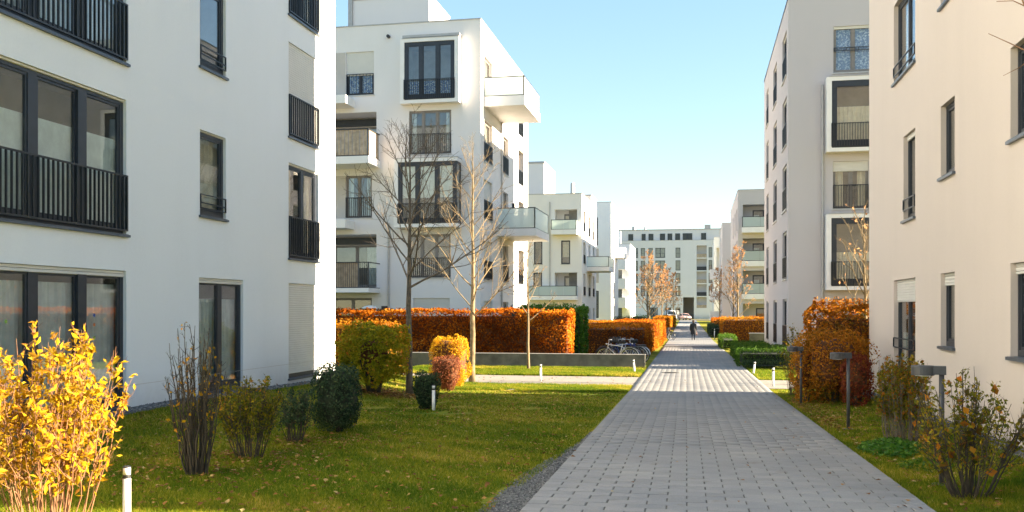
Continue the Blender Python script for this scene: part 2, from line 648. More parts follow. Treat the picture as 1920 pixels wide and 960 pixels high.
# blocks of the path
PW, PH = .376, .188
pm = bpy.data.meshes.new('paver')
hx, hy, ch = PW / 2 - .0065, PH / 2 - .003, .004
vv = [(-hx, -hy, -.03), (hx, -hy, -.03), (hx, hy, -.03), (-hx, hy, -.03),
      (-hx, -hy, .010), (hx, -hy, .010), (hx, hy, .010), (-hx, hy, .010),
      (-hx + ch, -hy + ch, .015), (hx - ch, -hy + ch, .015), (hx - ch, hy - ch, .015), (-hx + ch, hy - ch, .015)]
ff = [(8, 9, 10, 11)]
for a in range(4):
    b2 = (a + 1) % 4
    ff += [(a, b2, b2 + 4, a + 4), (a + 4, b2 + 4, b2 + 8, a + 8)]
pm.from_pydata(vv, [], ff)
pm.materials.append(M['paver'])
hm = pm.copy()
hm.name = 'paver_half'
for v in hm.vertices:
    v.co.x *= .49
vfull = np.array(vv)
allp = []
r = 0
y = 6.2
ANG = .0128
while y < PAVE_END - .1:
    xc = (pl(y) + pr(y)) / 2
    wid = pr(y) - pl(y)
    ncol = 10
    pw = wid / ncol
    cells = []
    if r % 2 == 0:
        for c_ in range(ncol):
            cells.append((pl(y) + (c_ + .5) * pw, 1.0))
    else:
        cells.append((pl(y) + .25 * pw, .5))
        for c_ in range(ncol - 1):
            cells.append((pl(y) + (c_ + 1) * pw, 1.0))
        cells.append((pr(y) - .25 * pw, .5))
    for x_, w_ in cells:
        allp.append((x_, y, w_, pw / PW))
    y += PH
    r += 1
single = [q for q in allp if q[1] > 8.35][:300]
sset = set(id(q) for q in single)
rest = [q for q in allp if id(q) not in sset]
for (x_, y_, w_, s_) in single:
    o = bpy.data.objects.new('paver', pm if w_ == 1.0 else hm)
    COL.objects.link(o)
    o.parent = path
    sl = (gz(x_, y_ + .1) - gz(x_, y_ - .1)) / .2
    o.location = (x_ + R(-.002, .002), y_ + R(-.0015, .0015), gz(x_, y_) + .022 + R(-.0018, .0018))
    o.rotation_euler = (math.atan(sl) + R(-.005, .005), R(-.004, .004), ANG + R(-.004, .004))
    o.scale = (s_, 1, 1)
VV, TT = [], []
for (x_, y_, w_, s_) in rest:
    sl = (gz(x_, y_ + .1) - gz(x_, y_ - .1)) / .2
    q = vfull.copy()
    q[:, 0] *= s_ * (1 if w_ == 1.0 else .49) * (1 + .033 * S((y_ - 13) / 11))
    q[:, 2] += q[:, 1] * sl
    ca, sa = math.cos(ANG), math.sin(ANG)
    qx = q[:, 0] * ca - q[:, 1] * sa
    qy = q[:, 0] * sa + q[:, 1] * ca
    VV.append(np.stack([qx + x_, qy + y_, q[:, 2] + gz(x_, y_) + .022], 1))
    TT += [random.random()] * 12
FF = np.array(ff)
FA = np.concatenate([FF + 12 * i for i in range(len(rest))], 0)
o = link('paving_blocks', npmesh('paving_blocks', np.concatenate(VV, 0), FA, TT), M['paver_j'], path)
o['kind'] = 'stuff'

# side paths that cross the lawn in the sun
strip('path', M['crosspath'], [27.6 + i * .4 for i in range(11)], lambda y: -30, lambda y: pl(y) + .0, .018, 60, label='pale side path crossing the sunny lawn to the left')
strip('path', M['crosspath'], [27.4 + i * .4 for i in range(10)], lambda y: pr(y) + .0, lambda y: 30, .018, 50, label='pale side path leading off behind the right hedge')
strip('path', M['crosspath'], [25.5 + i * .2 for i in range(5)], lambda y: -6.2 , lambda y: -2.3 - (y - 25.3) * .3, .012, 20, label='narrow pale strip at the edge of the shaded lawn')


def stones(name, n, xf, yf, smin, smax, mat, label, zoff=0.0):
    base = np.array([(1, 0, 0), (-1, 0, 0), (0, 1, 0), (0, -1, 0), (0, 0, 1), (0, 0, -.6)], float)
    tri = np.array([(0, 2, 4), (2, 1, 4), (1, 3, 4), (3, 0, 4), (2, 0, 5), (1, 2, 5), (3, 1, 5), (0, 3, 5)])
    VV, TT = [], []
    for i in range(n):
        y = yf()
        x = xf(y)
        s = R(smin, smax)
        a = R(0, 6.28)
        q = base * np.array([s * R(.7, 1.2), s * R(.7, 1.2), s * R(.5, .8)])
        c, s2 = math.cos(a), math.sin(a)
        VV.append(np.stack([q[:, 0] * c - q[:, 1] * s2 + x, q[:, 0] * s2 + q[:, 1] * c + y, q[:, 2] + gz(x, y) + .01 + zoff], 1))
        TT += [random.random()] * 6
    FA = np.concatenate([tri + 6 * i for i in range(n)], 0)
    o = link(name, npmesh(name, np.concatenate(VV, 0), FA, TT), mat)
    return tag(o, label, 'gravel', None, 'stuff')


M['stone'] = leafmat('gravel_stone', [(0, (.06, .06, .062)), (.5, (.125, .125, .125)), (1, (.28, .275, .26))], 0.0, .8)
strip('gravel_bed', M['gravel'], [4 + i * .5 for i in range(43)], lambda y: -9.97, lambda y: -9.42, .012, 2, 'stuff', 'grey gravel drip strip bed along the white building')
strip('gravel_bed', M['gravel'], [9 + i * .5 for i in range(34)], lambda y: 3.78, lambda y: 4.21, .012, 2, 'stuff', 'grey gravel drip strip bed along the cream building')
strip('gravel_bed', M['gravel'], [7 + i * .5 for i in range(16)], lambda y: pl(y) - .30 * (1 - S((y - 10.5) / 4)) - .06, lambda y: pl(y) + .0, .008, 2, 'stuff', 'dark gravel margin along the lawn side of the path')
stones('gravel', 2600, lambda y: R(-9.93, -9.45), lambda: R(9, 25), .015, .04, M['stone'], 'grey pebbles along the foot of the white building')
stones('gravel', 1800, lambda y: R(3.82, 4.17), lambda: R(10, 25), .015, .04, M['stone'], 'grey pebbles along the foot of the cream building')
stones('gravel', 3000, lambda y: pl(y) - random.random() ** 1.6 * (.36 * (1 - S((y - 10.0) / 5)) + .05), lambda: 8 + 7.5 * random.random() ** 1.5, .006, .016, M['stone'], 'loose dark chippings beside the path edge')


def grass(n, xf, ylo, yhi, hmin, hmax, label, dens=1.6):
    u = RNG.random(n)
    y = 1.0 / (1 / ylo - u * (1 / ylo - 1 / yhi))
    lo, hi = xf(y)
    x = lo + (hi - lo) * RNG.random(n)
    g = np.array([gz(a, b) for a, b in zip(x, y)])
    h = RNG.uniform(hmin, hmax, n) * (.75 + .5 * RNG.random(n))
    P = np.stack([x, y, g], 1)
    cl = smooth_noise(P, 1.3, 3) * .5 + smooth_noise(P, 5, 4) * .35
    keep = cl > -.62
    x, y, g, h, cl = x[keep], y[keep], g[keep], h[keep], cl[keep]
    n = len(x)
    h = h * (1 + .35 * cl)
    a = RNG.uniform(0, 6.283, n)
    w = RNG.uniform(.0035, .007, n) * (y / 10) ** .6
    ln = RNG.normal(0, .5, (n, 2)) * h[:, None]
    V = np.empty((n, 3, 3))
    V[:, 0] = np.stack([x - np.cos(a) * w, y - np.sin(a) * w, g - .004], 1)
    V[:, 1] = np.stack([x + np.cos(a) * w, y + np.sin(a) * w, g - .004], 1)
    V[:, 2] = np.stack([x + ln[:, 0], y + ln[:, 1], g + h], 1)
    F = np.arange(n * 3).reshape(-1, 3)
    big = smooth_noise(np.stack([x, y, g], 1), .9, 8)
    t = np.clip(.40 + .24 * big + .20 * smooth_noise(np.stack([x, y, g], 1), 4.5, 21) + .2 * RNG.normal(size=n), 0, 1)
    o = link('grass', npmesh('grass', V.reshape(-1, 3), F, np.repeat(t, 3)), M['grass'])
    return tag(o, label, 'grass', None, 'stuff')


grass(230000, lambda y: (np.full_like(y, -9.4), pl(y) - .05 - .25 * np.clip((14 - y) / 5, 0, 1)), 7.6, 25.2, .02, .045, 'short mown grass of the shaded lawn left of the path')
grass(60000, lambda y: (pr(y) + .03, np.full_like(y, 3.85)), 8.6, 27, .025, .06, 'grass verge between the path and the cream building')
grass(80000, lambda y: (np.full_like(y, -11.), pl(y) - .05), 25.2, 27.55, .04, .085, 'sunlit grass strip between the shaded lawn and the side path')
grass(120000, lambda y: (np.full_like(y, -11.), pl(y) - .05), 31.9, 36.9, .05, .095, 'sunlit grass strip in front of the concrete planter wall')
grass(26000, lambda y: (pr(y) + .05, np.full_like(y, 5.0)), 31.2, 37.6, .05, .095, 'sunlit grass patch beside the low green hedges')


def fallen(n, f, size, label):
    P, nr = [], []
    for i in range(n):
        x, y = f()
        P.append((x, y, gz(x, y) + R(.012, .045)))
    me = leafmesh('fallen_leaves', P, size, nrm=np.tile([0, 0, 1.0], (n, 1)), nmix=.72, aspect=.75)
    return tag(link('fallen_leaves', me, M['lf_brown']), label, 'leaves', None, 'stuff')


def blob(cx, cy, sx, sy):
    return (random.gauss(cx, sx), random.gauss(cy, sy))


fallen(2600, lambda: (R(-9.2, -1.9), 8 + 17 * random.random() ** 1.2), .062, 'autumn leaves scattered over the shaded lawn')
fallen(700, lambda: blob(*random.choice([(-5.7, 10.1, .7, .5), (-5.8, 11.5, .6, .4), (-5.7, 13.2, .5, .4)])), .06, 'fallen leaves gathered below the pruned shrubs')
fallen(1800, lambda: blob(*random.choice([(-7.2, 22.5, .7, .4), (-7.8, 21.9, .7, .35)])), .07, 'brown leaf litter below the bare dark tree')
fallen(1500, lambda: (R(2.25, 3.7), 8.8 + 17 * random.random()), .06, 'fallen leaves on the verge beside the path')
fallen(900, lambda: (2.1 + abs(random.gauss(0, .35)), 17 + 7 * random.random()), .06, 'leaf litter at the foot of the copper hedge')
fallen(420, lambda: (R(-11, -2.2), R(26.5, 36.5)), .07, 'leaves scattered over the sunny lawn')
P_, = [[]]
for i in range(70):
    yy = 9 + 22 * random.random() ** 1.3
    xx = R(pl(yy), pr(yy)) if random.random() < .5 else pr(yy) - abs(random.gauss(0, .5))
    P_.append((xx, yy, gz(xx, yy) + .045))
tag(link('fallen_leaves', leafmesh('fallen_leaves', P_, .06, nrm=np.tile([0, 0, 1.], (70, 1)), nmix=.8, aspect=.75), M['lf_brown']), 'few dry leaves lying on the paved path', 'leaves', None, 'stuff')

# manhole in the sunny part of the path
mb = MB()
mx_, my_ = -.98, 34.0
mb.lathe([(.31, 0), (.31, .012), (.27, .012), (.265, .006), (.25, .006), (.245, .012)], 28)
for i in range(-3, 4):
    wd = math.sqrt(max(.01, .22 ** 2 - (i * .06) ** 2))
    mb.box(-wd, wd, i * .06 - .014, i * .06 + .014, .010, .017)
mh = link('manhole_cover', mb.mesh('manhole_cover'), M['cast_iron'])
mh.location = (mx_, my_, gz(mx_, my_) + .036)
mh.rotation_euler = (math.atan(-.0074), 0, 0)
tag(mh, 'round dark iron manhole cover set in the sunlit paving', 'manhole')


# ------------------------------------------------------------------ buildings
class Bld:
    def __init__(self, label, cat, x0, x1, y0, y1, z0, z1, mat, group=None, name='apartment_building'):
        self.b = (x0, x1, y0, y1, z0, z1)
        self.mat = mat
        self.root = thing(name, label, cat, ((x0 + x1) / 2, (y0 + y1) / 2, z0), group)
        self.mb = MB()
        self.op = {'S': [], 'E': [], 'W': [], 'N': []}

    def P(self, s, u, z, d):
        x0, x1, y0, y1, _, _ = self.b
        if s == 'S':
            return (u, y0 - d, z)
        if s == 'N':
            return (u, y1 + d, z)
        if s == 'E':
            return (x1 + d, u, z)
        return (x0 - d, u, z)

    def fbox(self, mb, s, u0, u1, z0, z1, d0, d1):
        a, b = self.P(s, u0, z0, d0), self.P(s, u1, z1, d1)
        mb.box(min(a[0], b[0]), max(a[0], b[0]), min(a[1], b[1]), max(a[1], b[1]), min(a[2], b[2]), max(a[2], b[2]))

    def face(self, s, u0, u1, z0, z1, d, ops):
        """wall sheet with openings (u0,u1,z0,z1,depth) and their reveals"""
        us = sorted({u0, u1, *[o[0] for o in ops], *[o[1] for o in ops]})
        zs = sorted({z0, z1, *[o[2] for o in ops], *[o[3] for o in ops]})
        us = [u for u in us if u0 <= u <= u1]
        zs = [z for z in zs if z0 <= z <= z1]
        P, mb = self.P, self.mb
        for a, b in zip(us, us[1:]):
            for c, e in zip(zs, zs[1:]):
                um, zm = (a + b) / 2, (c + e) / 2
                if any(o[0] < um < o[1] and o[2] < zm < o[3] for o in ops):
                    continue
                mb.quad(P(s, a, c, d), P(s, b, c, d), P(s, b, e, d), P(s, a, e, d))
        for o in ops:
            a, b, c, e, dp = o[:5]
            k = d - dp
            mb.quad(P(s, a, c, d), P(s, a, e, d), P(s, a, e, k), P(s, a, c, k))
            mb.quad(P(s, b, c, d), P(s, b, e, d), P(s, b, e, k), P(s, b, c, k))
            mb.quad(P(s, a, c, d), P(s, b, c, d), P(s, b, c, k), P(s, a, c, k))
            mb.quad(P(s, a, e, d), P(s, b, e, d), P(s, b, e, k), P(s, a, e, k))

    def part(self, name, mb, mat, parent=None, label=None, smooth=False):
        o = link(name, mb.mesh(name), mat, parent or self.root, smooth=smooth)
        if parent is not None and parent is not self.root:
            o.matrix_parent_inverse = Matrix.Identity(4)
        if label:
            o['label'] = label
        return o

    def window(self, s, u0, u1, z0, z1, dep=.16, lights=1, fm='frame', d=0.0, opening=True, shutter=0.0, curtain=None,
               cfrac=(0, 1), sill=None, name='window', fw=.065, mw=.09, room=1.1, posts=(), transom=None, interior=True, sidecurt=0):
        if opening:
            self.op[s].append((u0, u1, z0, z1, dep))
        k = d - dep
        f0, f1 = k - .002, k + .068
        mb = MB()
        a, b = u0 + .002, u1 - .002
        zt = z1 - .002
        zb = z0 + .002
        self.fbox(mb, s, a, a + fw, zb, zt, f0, f1)
        self.fbox(mb, s, b - fw, b, zb, zt, f0, f1)
        self.fbox(mb, s, a + fw, b - fw, zb, zb + fw * 1.4, f0, f1)
        self.fbox(mb, s, a + fw, b - fw, zt - fw, zt, f0, f1)
        if isinstance(lights, int):
            cuts = [a + (b - a) * i / lights for i in range(1, lights)]
        else:
            cuts = list(lights)
        edges = [a + fw]
        for c in cuts:
            w = .11 if c in posts else mw / 2
            self.fbox(mb, s, c - w, c + w, zb + fw * 1.4, zt - fw, f0, f1 + (.03 if c in posts else 0))
            edges += [c - w, c + w]
        edges.append(b - fw)
        win = self.part(name, mb, M[fm])
        for e0, e1 in zip(edges[::2], edges[1::2]):
            # sash of each light, then its pane
            sash = MB()
            sw = .045
            q0, q1 = zb + fw * 1.4, zt - fw
            self.fbox(sash, s, e0 + .003, e0 + sw, q0 + .003, q1 - .003, f0 + .012, f1 - .014)
            self.fbox(sash, s, e1 - sw, e1 - .003, q0 + .003, q1 - .003, f0 + .012, f1 - .014)
            self.fbox(sash, s, e0 + sw, e1 - sw, q0 + .003, q0 + sw, f0 + .012, f1 - .014)
            self.fbox(sash, s, e0 + sw, e1 - sw, q1 - sw, q1 - .003, f0 + .012, f1 - .014)
            if transom:
                zz = z0 + (z1 - z0) * transom
                self.fbox(sash, s, e0 + sw, e1 - sw, zz - .03, zz + .03, f0 + .012, f1 - .014)
            self.part('sash', sash, M[fm], win)
            pb = MB()
            self.fbox(pb, s, e0 + sw - .01, e1 - sw + .01, q0 + sw - .01, q1 - sw + .01, f0 + .028, f0 + .036)
            self.part('pane', pb, M['glass'], win)
        if interior:
            rb = MB()
            P = self.P
            r0, r1 = k - .004, k - room
            A, B_, C, D = (a - .25, zb - .1), (b + .25, zb - .1), (b + .25, zt + .15), (a - .25, zt + .15)
            cs = [A, B_, C, D]
            rb.quad(*[P(s, u, z, r1) for u, z in cs])
            for i in range(4):
                (ua, za), (ub, zb_) = cs[i], cs[(i + 1) % 4]
                rb.quad(P(s, ua, za, r0), P(s, ub, zb_, r0), P(s, ub, zb_, r1), P(s, ua, za, r1))
            self.part('room', rb, M['room'], win)
        if curtain:
            cb = MB()
            c0 = zb + (zt - zb) * cfrac[0]
            c1 = zb + (zt - zb) * cfrac[1]
            spans = [(a, b)]
            if sidecurt:
                spans = [(a, a + (b - a) * sidecurt), (b - (b - a) * sidecurt, b)]
            for sa, sb in spans:
                nst = max(6, int((sb - sa) / .03))
                flat = curtain == 'blind'
                for i in range(nst):
                    ua, ub = sa + (sb - sa) * i / nst, sa + (sb - sa) * (i + 1) / nst
                    wa = 0 if flat else .022 * math.sin(ua * 34) + .014 * math.sin(ua * 71 + 1)
                    wb = 0 if flat else .022 * math.sin(ub * 34) + .014 * math.sin(ub * 71 + 1)
                    kk = k - (.03 if flat else .10)
                    cb.quad(self.P(s, ua, c0, kk + wa), self.P(s, ub, c0, kk + wb), self.P(s, ub, c1, kk + wb), self.P(s, ua, c1, kk + wa))
            self.part('blind' if curtain == 'blind' else 'curtain', cb, M[curtain], win)
        if shutter > 0:
            sb_ = MB()
            zlo = zt - (zt - zb) * shutter
            pitch = .055
            zz = zt
            while zz > zlo + .01:
                z2 = max(zlo, zz - pitch)
                P = self.P
                g0, g1 = f1 + .004, f1 + .026
                for (za, da), (zc, dc) in (((z2, g0), (z2 + .008, g1)), ((z2 + .008, g1), (zz - .006, g1 + .003)), ((zz - .006, g1 + .003), (zz, g0))):
                    sb_.quad(P(s, a + .01, za, da), P(s, b - .01, za, da), P(s, b - .01, zc, dc), P(s, a + .01, zc, dc))
                zz = z2
            self.part('roller_shutter', sb_, M['shutter'], win)
        if sill:
            sb2 = MB()
            self.fbox(sb2, s, u0 - .05, u1 + .05, z0 - .045, z0 - .001, d + .002, d + .055)
            self.fbox(sb2, s, u0 + .003, u1 - .003, z0 + .0005, z0 + .006, f1, d + .05)
            self.part('sill', sb2, M[sill], win)
        return win

    def railing(self, s, u0, u1, z0, z1, d, pitch=.105, single=False, bw=.016, bd=.045, mat='rail'):
        mb = MB()
        self.fbox(mb, s, u0, u1, z1 - .028, z1, d - .03, d + .012)
        self.fbox(mb, s, u0, u1, z0, z0 + .03, d - .03, d + .012)
        for e in (u0, u1):
            sg = 1 if e == u0 else -1
            self.fbox(mb, s, e, e + sg * .03, z0 + .03, z1 - .028, d - .03, d + .012)
        n = max(2, int(round((u1 - u0) / pitch)))
        us = [u0 + (u1 - u0) * i / n for i in range(1, n)]
        if not single:
            for u in us:
                self.fbox(mb, s, u - bw / 2, u + bw / 2, z0 + .03, z1 - .028, d - bd * .5 - .009, d + bd * .5 - .009)
            return self.part('railing', mb, M[mat])
        rl = self.part('railing', mb, M[mat])
        b1 = MB()
        if s in 'EW':
            b1.box(-bd / 2, bd / 2, -bw / 2, bw / 2, 0, z1 - z0 - .058)
        else:
            b1.box(-bw / 2, bw / 2, -bd / 2, bd / 2, 0, z1 - z0 - .058)
        me = b1.mesh('baluster')
        me.materials.append(M[mat])
        for u in us:
            o = bpy.data.objects.new('baluster', me)
            COL.objects.link(o)
            o.parent = rl
            o.location = self.P(s, u, z0 + .03, d - .009)
        return rl

    def lowrail(self, s, u0, u1, z0, d, hs=(.14, .32), mat='rail'):
        mb = MB()
        for h in hs:
            self.fbox(mb, s, u0, u1, z0 + h, z0 + h + .022, d - .012, d + .012)
        self.fbox(mb, s, u0, u0 + .02, z0 + hs[0] + .022, z0 + hs[-1], d - .012, d + .012)
        self.fbox(mb, s, u1 - .02, u1, z0 + hs[0] + .022, z0 + hs[-1], d - .012, d + .012)
        return self.part('guard_rail', mb, M[mat])

    def balcony(self, s, u0, u1, zs0, zs1, zr, d0, d1, panels=2, style='frost', slabmat='trim'):
        """slab with a railing round three sides"""
        mb = MB()
        self.fbox(mb, s, u0, u1, zs0, zs1, d0, d1)
        sl = self.part('balcony_slab', mb, M[slabmat])
        e = .03
        rz0, rz1 = zs1 + .04, zr
        fr = MB()
        for u in (u0 + e, u1 - e):
            self.fbox(fr, s, u - .03, u + .03, zs1, rz1, d1 - .09, d1 - .024)
            self.fbox(fr, s, u - .018, u + .018, rz1 - .05, rz1, d0 + .01, d1 - .09)
            self.fbox(fr, s, u - .018, u + .018, rz0 - .04, rz0, d0 + .01, d1 - .09)
        self.fbox(fr, s, u0 + e + .03, u1 - e - .03, rz1 - .05, rz1, d1 - .06, d1 - .024)
        self.fbox(fr, s, u0 + e + .03, u1 - e - .03, rz0 - .04, rz0, d1 - .06, d1 - .024)
        rl = self.part('balcony_railing', fr, M['rail'])
        if style == 'frost':
            for i in range(panels):
                pb = MB()
                a = u0 + .06 + (u1 - u0 - .12) * i / panels
                b = u0 + .06 + (u1 - u0 - .12) * (i + 1) / panels - .02
                self.fbox(pb, s, a, b, rz0 + .002, rz1 - .052, d1 - .048, d1 - .036)
                self.part('glass_panel', pb, M['frost'], rl)
            for u in (u0 + e, u1 - e):
                pb = MB()
                self.fbox(pb, s, u - .006, u + .006, rz0 + .002, rz1 - .052, d0 + .03, d1 - .10)
                self.part('glass_panel', pb, M['frost'], rl)
        elif style == 'wood':
            n = int((u1 - u0) / .2)
            for i in range(n):
                pb = MB()
                a = u0 + .07 + (u1 - u0 - .14) * i / n
                self.fbox(pb, s, a, a + .165, rz0 + .03, rz1 + R(-.04, .03), d1 - .085, d1 - .065)
                self.part('board', pb, M['wood'], rl)
            n = int((d1 - d0) / .2)
            for i in range(n):
                pb = MB()
                a = d0 + .08 + (d1 - d0 - .16) * i / n
                self.fbox(pb, s, u1 - .075, u1 - .055, rz0 + .03, rz1 + R(-.04, .03), a, a + .165)
                self.part('board', pb, M['wood'], rl)
        else:
            bb = MB()
            n = int((u1 - u0) / .11)
            for i in range(1, n):
                u = u0 + (u1 - u0) * i / n
                self.fbox(bb, s, u - .008, u + .008, rz0, rz1 - .03, d1 - .05, d1 - .03)
            self.part('bars', bb, M['rail'], rl)
            if style == 'screen':
                pb = MB()
                self.fbox(pb, s, u0 + .06, u1 - .6, rz0 + .02, rz1 - .05, d1 - .10, d1 - .085)
                self.part('privacy_screen', pb, M['wood'], rl)
        return sl

    def bay(self, s, u0, u1, z0, z1, d, t=.26, lights=3, corner=False, cuts=None, curtain=None, cfrac=(0, 1), bars=True, fm='frame', head=.3, foot=.28):
        """white box frame standing proud of the wall round a deep window"""
        mb = MB()
        self.fbox(mb, s, u0, u1, z1 - t * .8, z1, .002, d)
        self.fbox(mb, s, u0, u1, z0, z0 + t * .8, .002, d)
        self.fbox(mb, s, u0, u0 + t, z0 + t * .8, z1 - t * .8, .002, d)
        if not corner:
            self.fbox(mb, s, u1 - t, u1, z0 + t * .8, z1 - t * .8, .002, d)
        self.part('bay_frame', mb, M['trim'])
        cp = MB()
        self.fbox(cp, s, u0 + .1, u1 + .02, z1 + .001, z1 + .03, .002, d + .02)
        self.part('bay_flashing', cp, M['cap'])
        a, b, c, e = u0 + t, u1 - (0.03 if corner else t), z0 + t * .8, z1 - t * .8
        # opening in the wall behind, window near the front of the box
        self.op[s].append((a, b, c, e, .3))
        k = d - .12
        w = self.window(s, a, b, c, e, dep=.12, d=d, lights=cuts or lights, fm=fm, opening=False, fw=.17, mw=.17, curtain=curtain, cfrac=cfrac, room=d + 1.0 - .12, interior=False, name='bay_window')
        rb = MB()
        P = self.P
        r1 = -1.2
        cs = [(a, c), (b, c), (b, e), (a, e)]
        rb.quad(*[P(s, u, z, r1) for u, z in cs])
        for i in range(4):
            if corner and i == 1:
                continue
            (ua, za), (ub, zb_) = cs[i], cs[(i + 1) % 4]
            rb.quad(P(s, ua, za, k - .01), P(s, ub, zb_, k - .01), P(s, ub, zb_, r1), P(s, ua, za, r1))
        self.part('room', rb, M['room'], w)
        if corner:
            fb = MB()
            self.fbox(fb, s, b - .06, b, c, c + .14, .004, k - .005)
            self.fbox(fb, s, b - .06, b, e - .11, e, .004, k - .005)
            self.fbox(fb, s, b - .06, b, c + .14, e - .11, .004, .08)
            self.part('side_frame', fb, M[fm], w)
            pb = MB()
            self.fbox(pb, s, b - .04, b - .03, c + .14, e - .11, .08, k - .005)
            self.part('pane', pb, M['glass'], w)
        if bars:
            self.railing(s, a - .02, b + (.05 if corner else .02), c + .04, c + 1.02, d + .03)
        return w

    def pipe(self, s, u, z0, z1, r=.045, mat='cap'):
        mb = MB()
        pts = [self.P(s, u, z0, .08), self.P(s, u, z1, .08)]
        mb.tube(pts, r, 10)
        for z in np.arange(z0 + 1, z1, 2.4):
            q = [self.P(s, u, z, .08), self.P(s, u, z + .05, .08)]
            mb.tube(q, r + .012, 10)
            self.fbox(mb, s, u - .01, u + .01, z, z + .05, -.02, .05)
        return self.part('downpipe', mb, M[mat], smooth=False)

    def finish(self, cap='cap', parapet=True, plinth=True):
        x0, x1, y0, y1, z0, z1 = self.b
        self.face('S', x0, x1, z0, z1, 0, self.op['S'])
        self.face('N', x0, x1, z0, z1, 0, self.op['N'])
        self.face('E', y0, y1, z0, z1, 0, self.op['E'])
        self.face('W', y0, y1, z0, z1, 0, self.op['W'])
        self.part('wall', self.mb, self.mat)
        rb = MB()
        rb.quad((x0 + .05, y0 + .05, z1 - .35), (x1 - .05, y0 + .05, z1 - .35), (x1 - .05, y1 - .05, z1 - .35), (x0 + .05, y1 - .05, z1 - .35))
        rf = self.part('roof', rb, M['gravel'])
        if parapet:
            cb = MB()
            w, o, h = .34, .03, .055
            cb.box(x0 - o, x1 + o, y0 - o, y0 + w, z1, z1 + h)
            cb.box(x0 - o, x1 + o, y1 - w, y1 + o, z1, z1 + h)
            cb.box(x0 - o, x0 + w, y0 + w, y1 - w, z1, z1 + h)
            cb.box(x1 - w, x1 + o, y0 + w, y1 - w, z1, z1 + h)
            # inner faces of the parapet
            cb.box(x0 + .1, x1 - .1, y0 + w - .03, y0 + w, z1 - .35, z1)
            cb.box(x0 + .1, x1 - .1, y1 - w, y1 - w + .03, z1 - .35, z1)
            c = self.part('parapet_cap', cb, M[cap], rf)
        return self.root


# ---- A: white building on the left
A = Bld('white rendered apartment block with dark framed windows nearest on the left', 'building', -24, -9.96, 1.0, 24.93, -.6, 15.5, M['plaster_a'])
FZ = [(.16, 2.56), (3.2, 5.59), (6.23, 8.62), (9.22, 11.6)]
for i, (z0, z1) in enumerate(FZ):
    A.window('E', 10.85, 15.11, z0, z1, .13, lights=[11.75, 12.78, 13.94], posts=(13.94,), sill='sill', fw=.10, mw=.20,
             shutter=.05 if i == 0 else .018, curtain=['curtain', 'blind', 'curtain', 'curtain'][i], cfrac=[(0, .9), (0, .70), (0, 1), (0, 1)][i])
    if i:
        A.railing('E', 10.85 + .004, 15.105, z0 + .06, z0 + 1.05, .03, pitch=.115, single=True, bw=.022, bd=.032)
# child's stickers on the ground floor pane
for (yy, zz, mt) in ((14.33, 1.78, 'sticker_blue'), (14.33, 1.62, 'sticker_orange'), (14.33, 1.40, 'sticker_green'), (12.25, 1.70, 'sticker_green')):
    mb = MB()
    ring = []
    for k in range(10):
        t = 2 * math.pi * k / 10
        rr = .035 * (1 if k % 2 else .8)
        ring.append((-9.96 - .088, yy + rr * math.cos(t), zz + rr * math.sin(t)))
    mb.v += ring
    mb.f.append(tuple(range(10)))
    A.part('window_sticker', mb, M[mt])
for i, (z0, z1) in enumerate([(3.80, 5.55), (6.84, 8.58), (9.85, 11.6)]):
    A.window('E', 17.63, 18.70, z0, z1, .13, lights=1, sill='sill', fw=.10, curtain='curtain_warm' if i == 0 else None, cfrac=(.1, 1), shutter=.02)
    A.lowrail('E', 17.64, 18.69, z0 - .02, .01, (.16, .27, .44))
A.window('E', 17.59, 19.49, .16, 2.53, .13, lights=2, sill='sill', fw=.10, mw=.16, shutter=.045, curtain='curtain', cfrac=(0, .82))
A.window('E', 21.87, 23.75, .16, 2.53, .13, lights=2, sill='sill', fw=.10, shutter=.955)
A.window('E', 21.87, 23.75, 3.15, 5.52, .13, lights=2, sill='sill', fw=.10, mw=.16, shutter=.02, curtain='curtain_warm', sidecurt=.28)
A.window('E', 21.87, 23.75, 6.17, 8.52, .13, lights=2, sill='sill', fw=.10, shutter=.955)
A.window('E', 21.87, 23.75, 9.2, 11.6, .13, lights=2, sill='sill', fw=.10, curtain='curtain', sidecurt=.3)
for z0 in (3.15, 6.17, 9.2):
    A.railing('E', 21.875, 23.745, z0 + .06, z0 + 1.05, .03, pitch=.117, single=True, bw=.022, bd=.032)
mb = MB()
A.fbox(mb, 'E', 8, 24.9, .52, .527, .0005, .003)
A.part('plinth_joint', mb, M['reveal'])
A.finish()

# ---- B: cream building on the right
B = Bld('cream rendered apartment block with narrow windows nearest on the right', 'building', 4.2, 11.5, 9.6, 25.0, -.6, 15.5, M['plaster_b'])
B.window('W', 19.87, 20.96, 3.72, 5.48, .16, sill='sill', shutter=.06, curtain=None)
B.lowrail('W', 19.88, 20.95, 3.72, .01, (.20, .42))
B.window('W', 19.87, 21.95, 6.80, 8.52, .16, lights=2, sill='sill', curtain='curtain', sidecurt=.2)
B.lowrail('W', 19.88, 21.94, 6.80, .01, (.14, .34))
B.window('W', 19.85, 21.95, .25, 2.51, .16, lights=2, sill='sill', shutter=.21, curtain='blind', cfrac=(0, .5))
B.lowrail('W', 19.86, 21.94, 1.05, .01, (.0, .2))
for z0, z1, sh in ((1.23, 2.51, .17), (4.19, 5.46, 0), (7.2, 8.46, 0)):
    B.window('W', 16.93, 17.86, z0, z1, .16, sill='sill', shutter=sh)
    B.window('W', 12.5, 14.05, z0, z1, .16, lights=2, sill='sill', shutter=sh * .7)
B.finish()

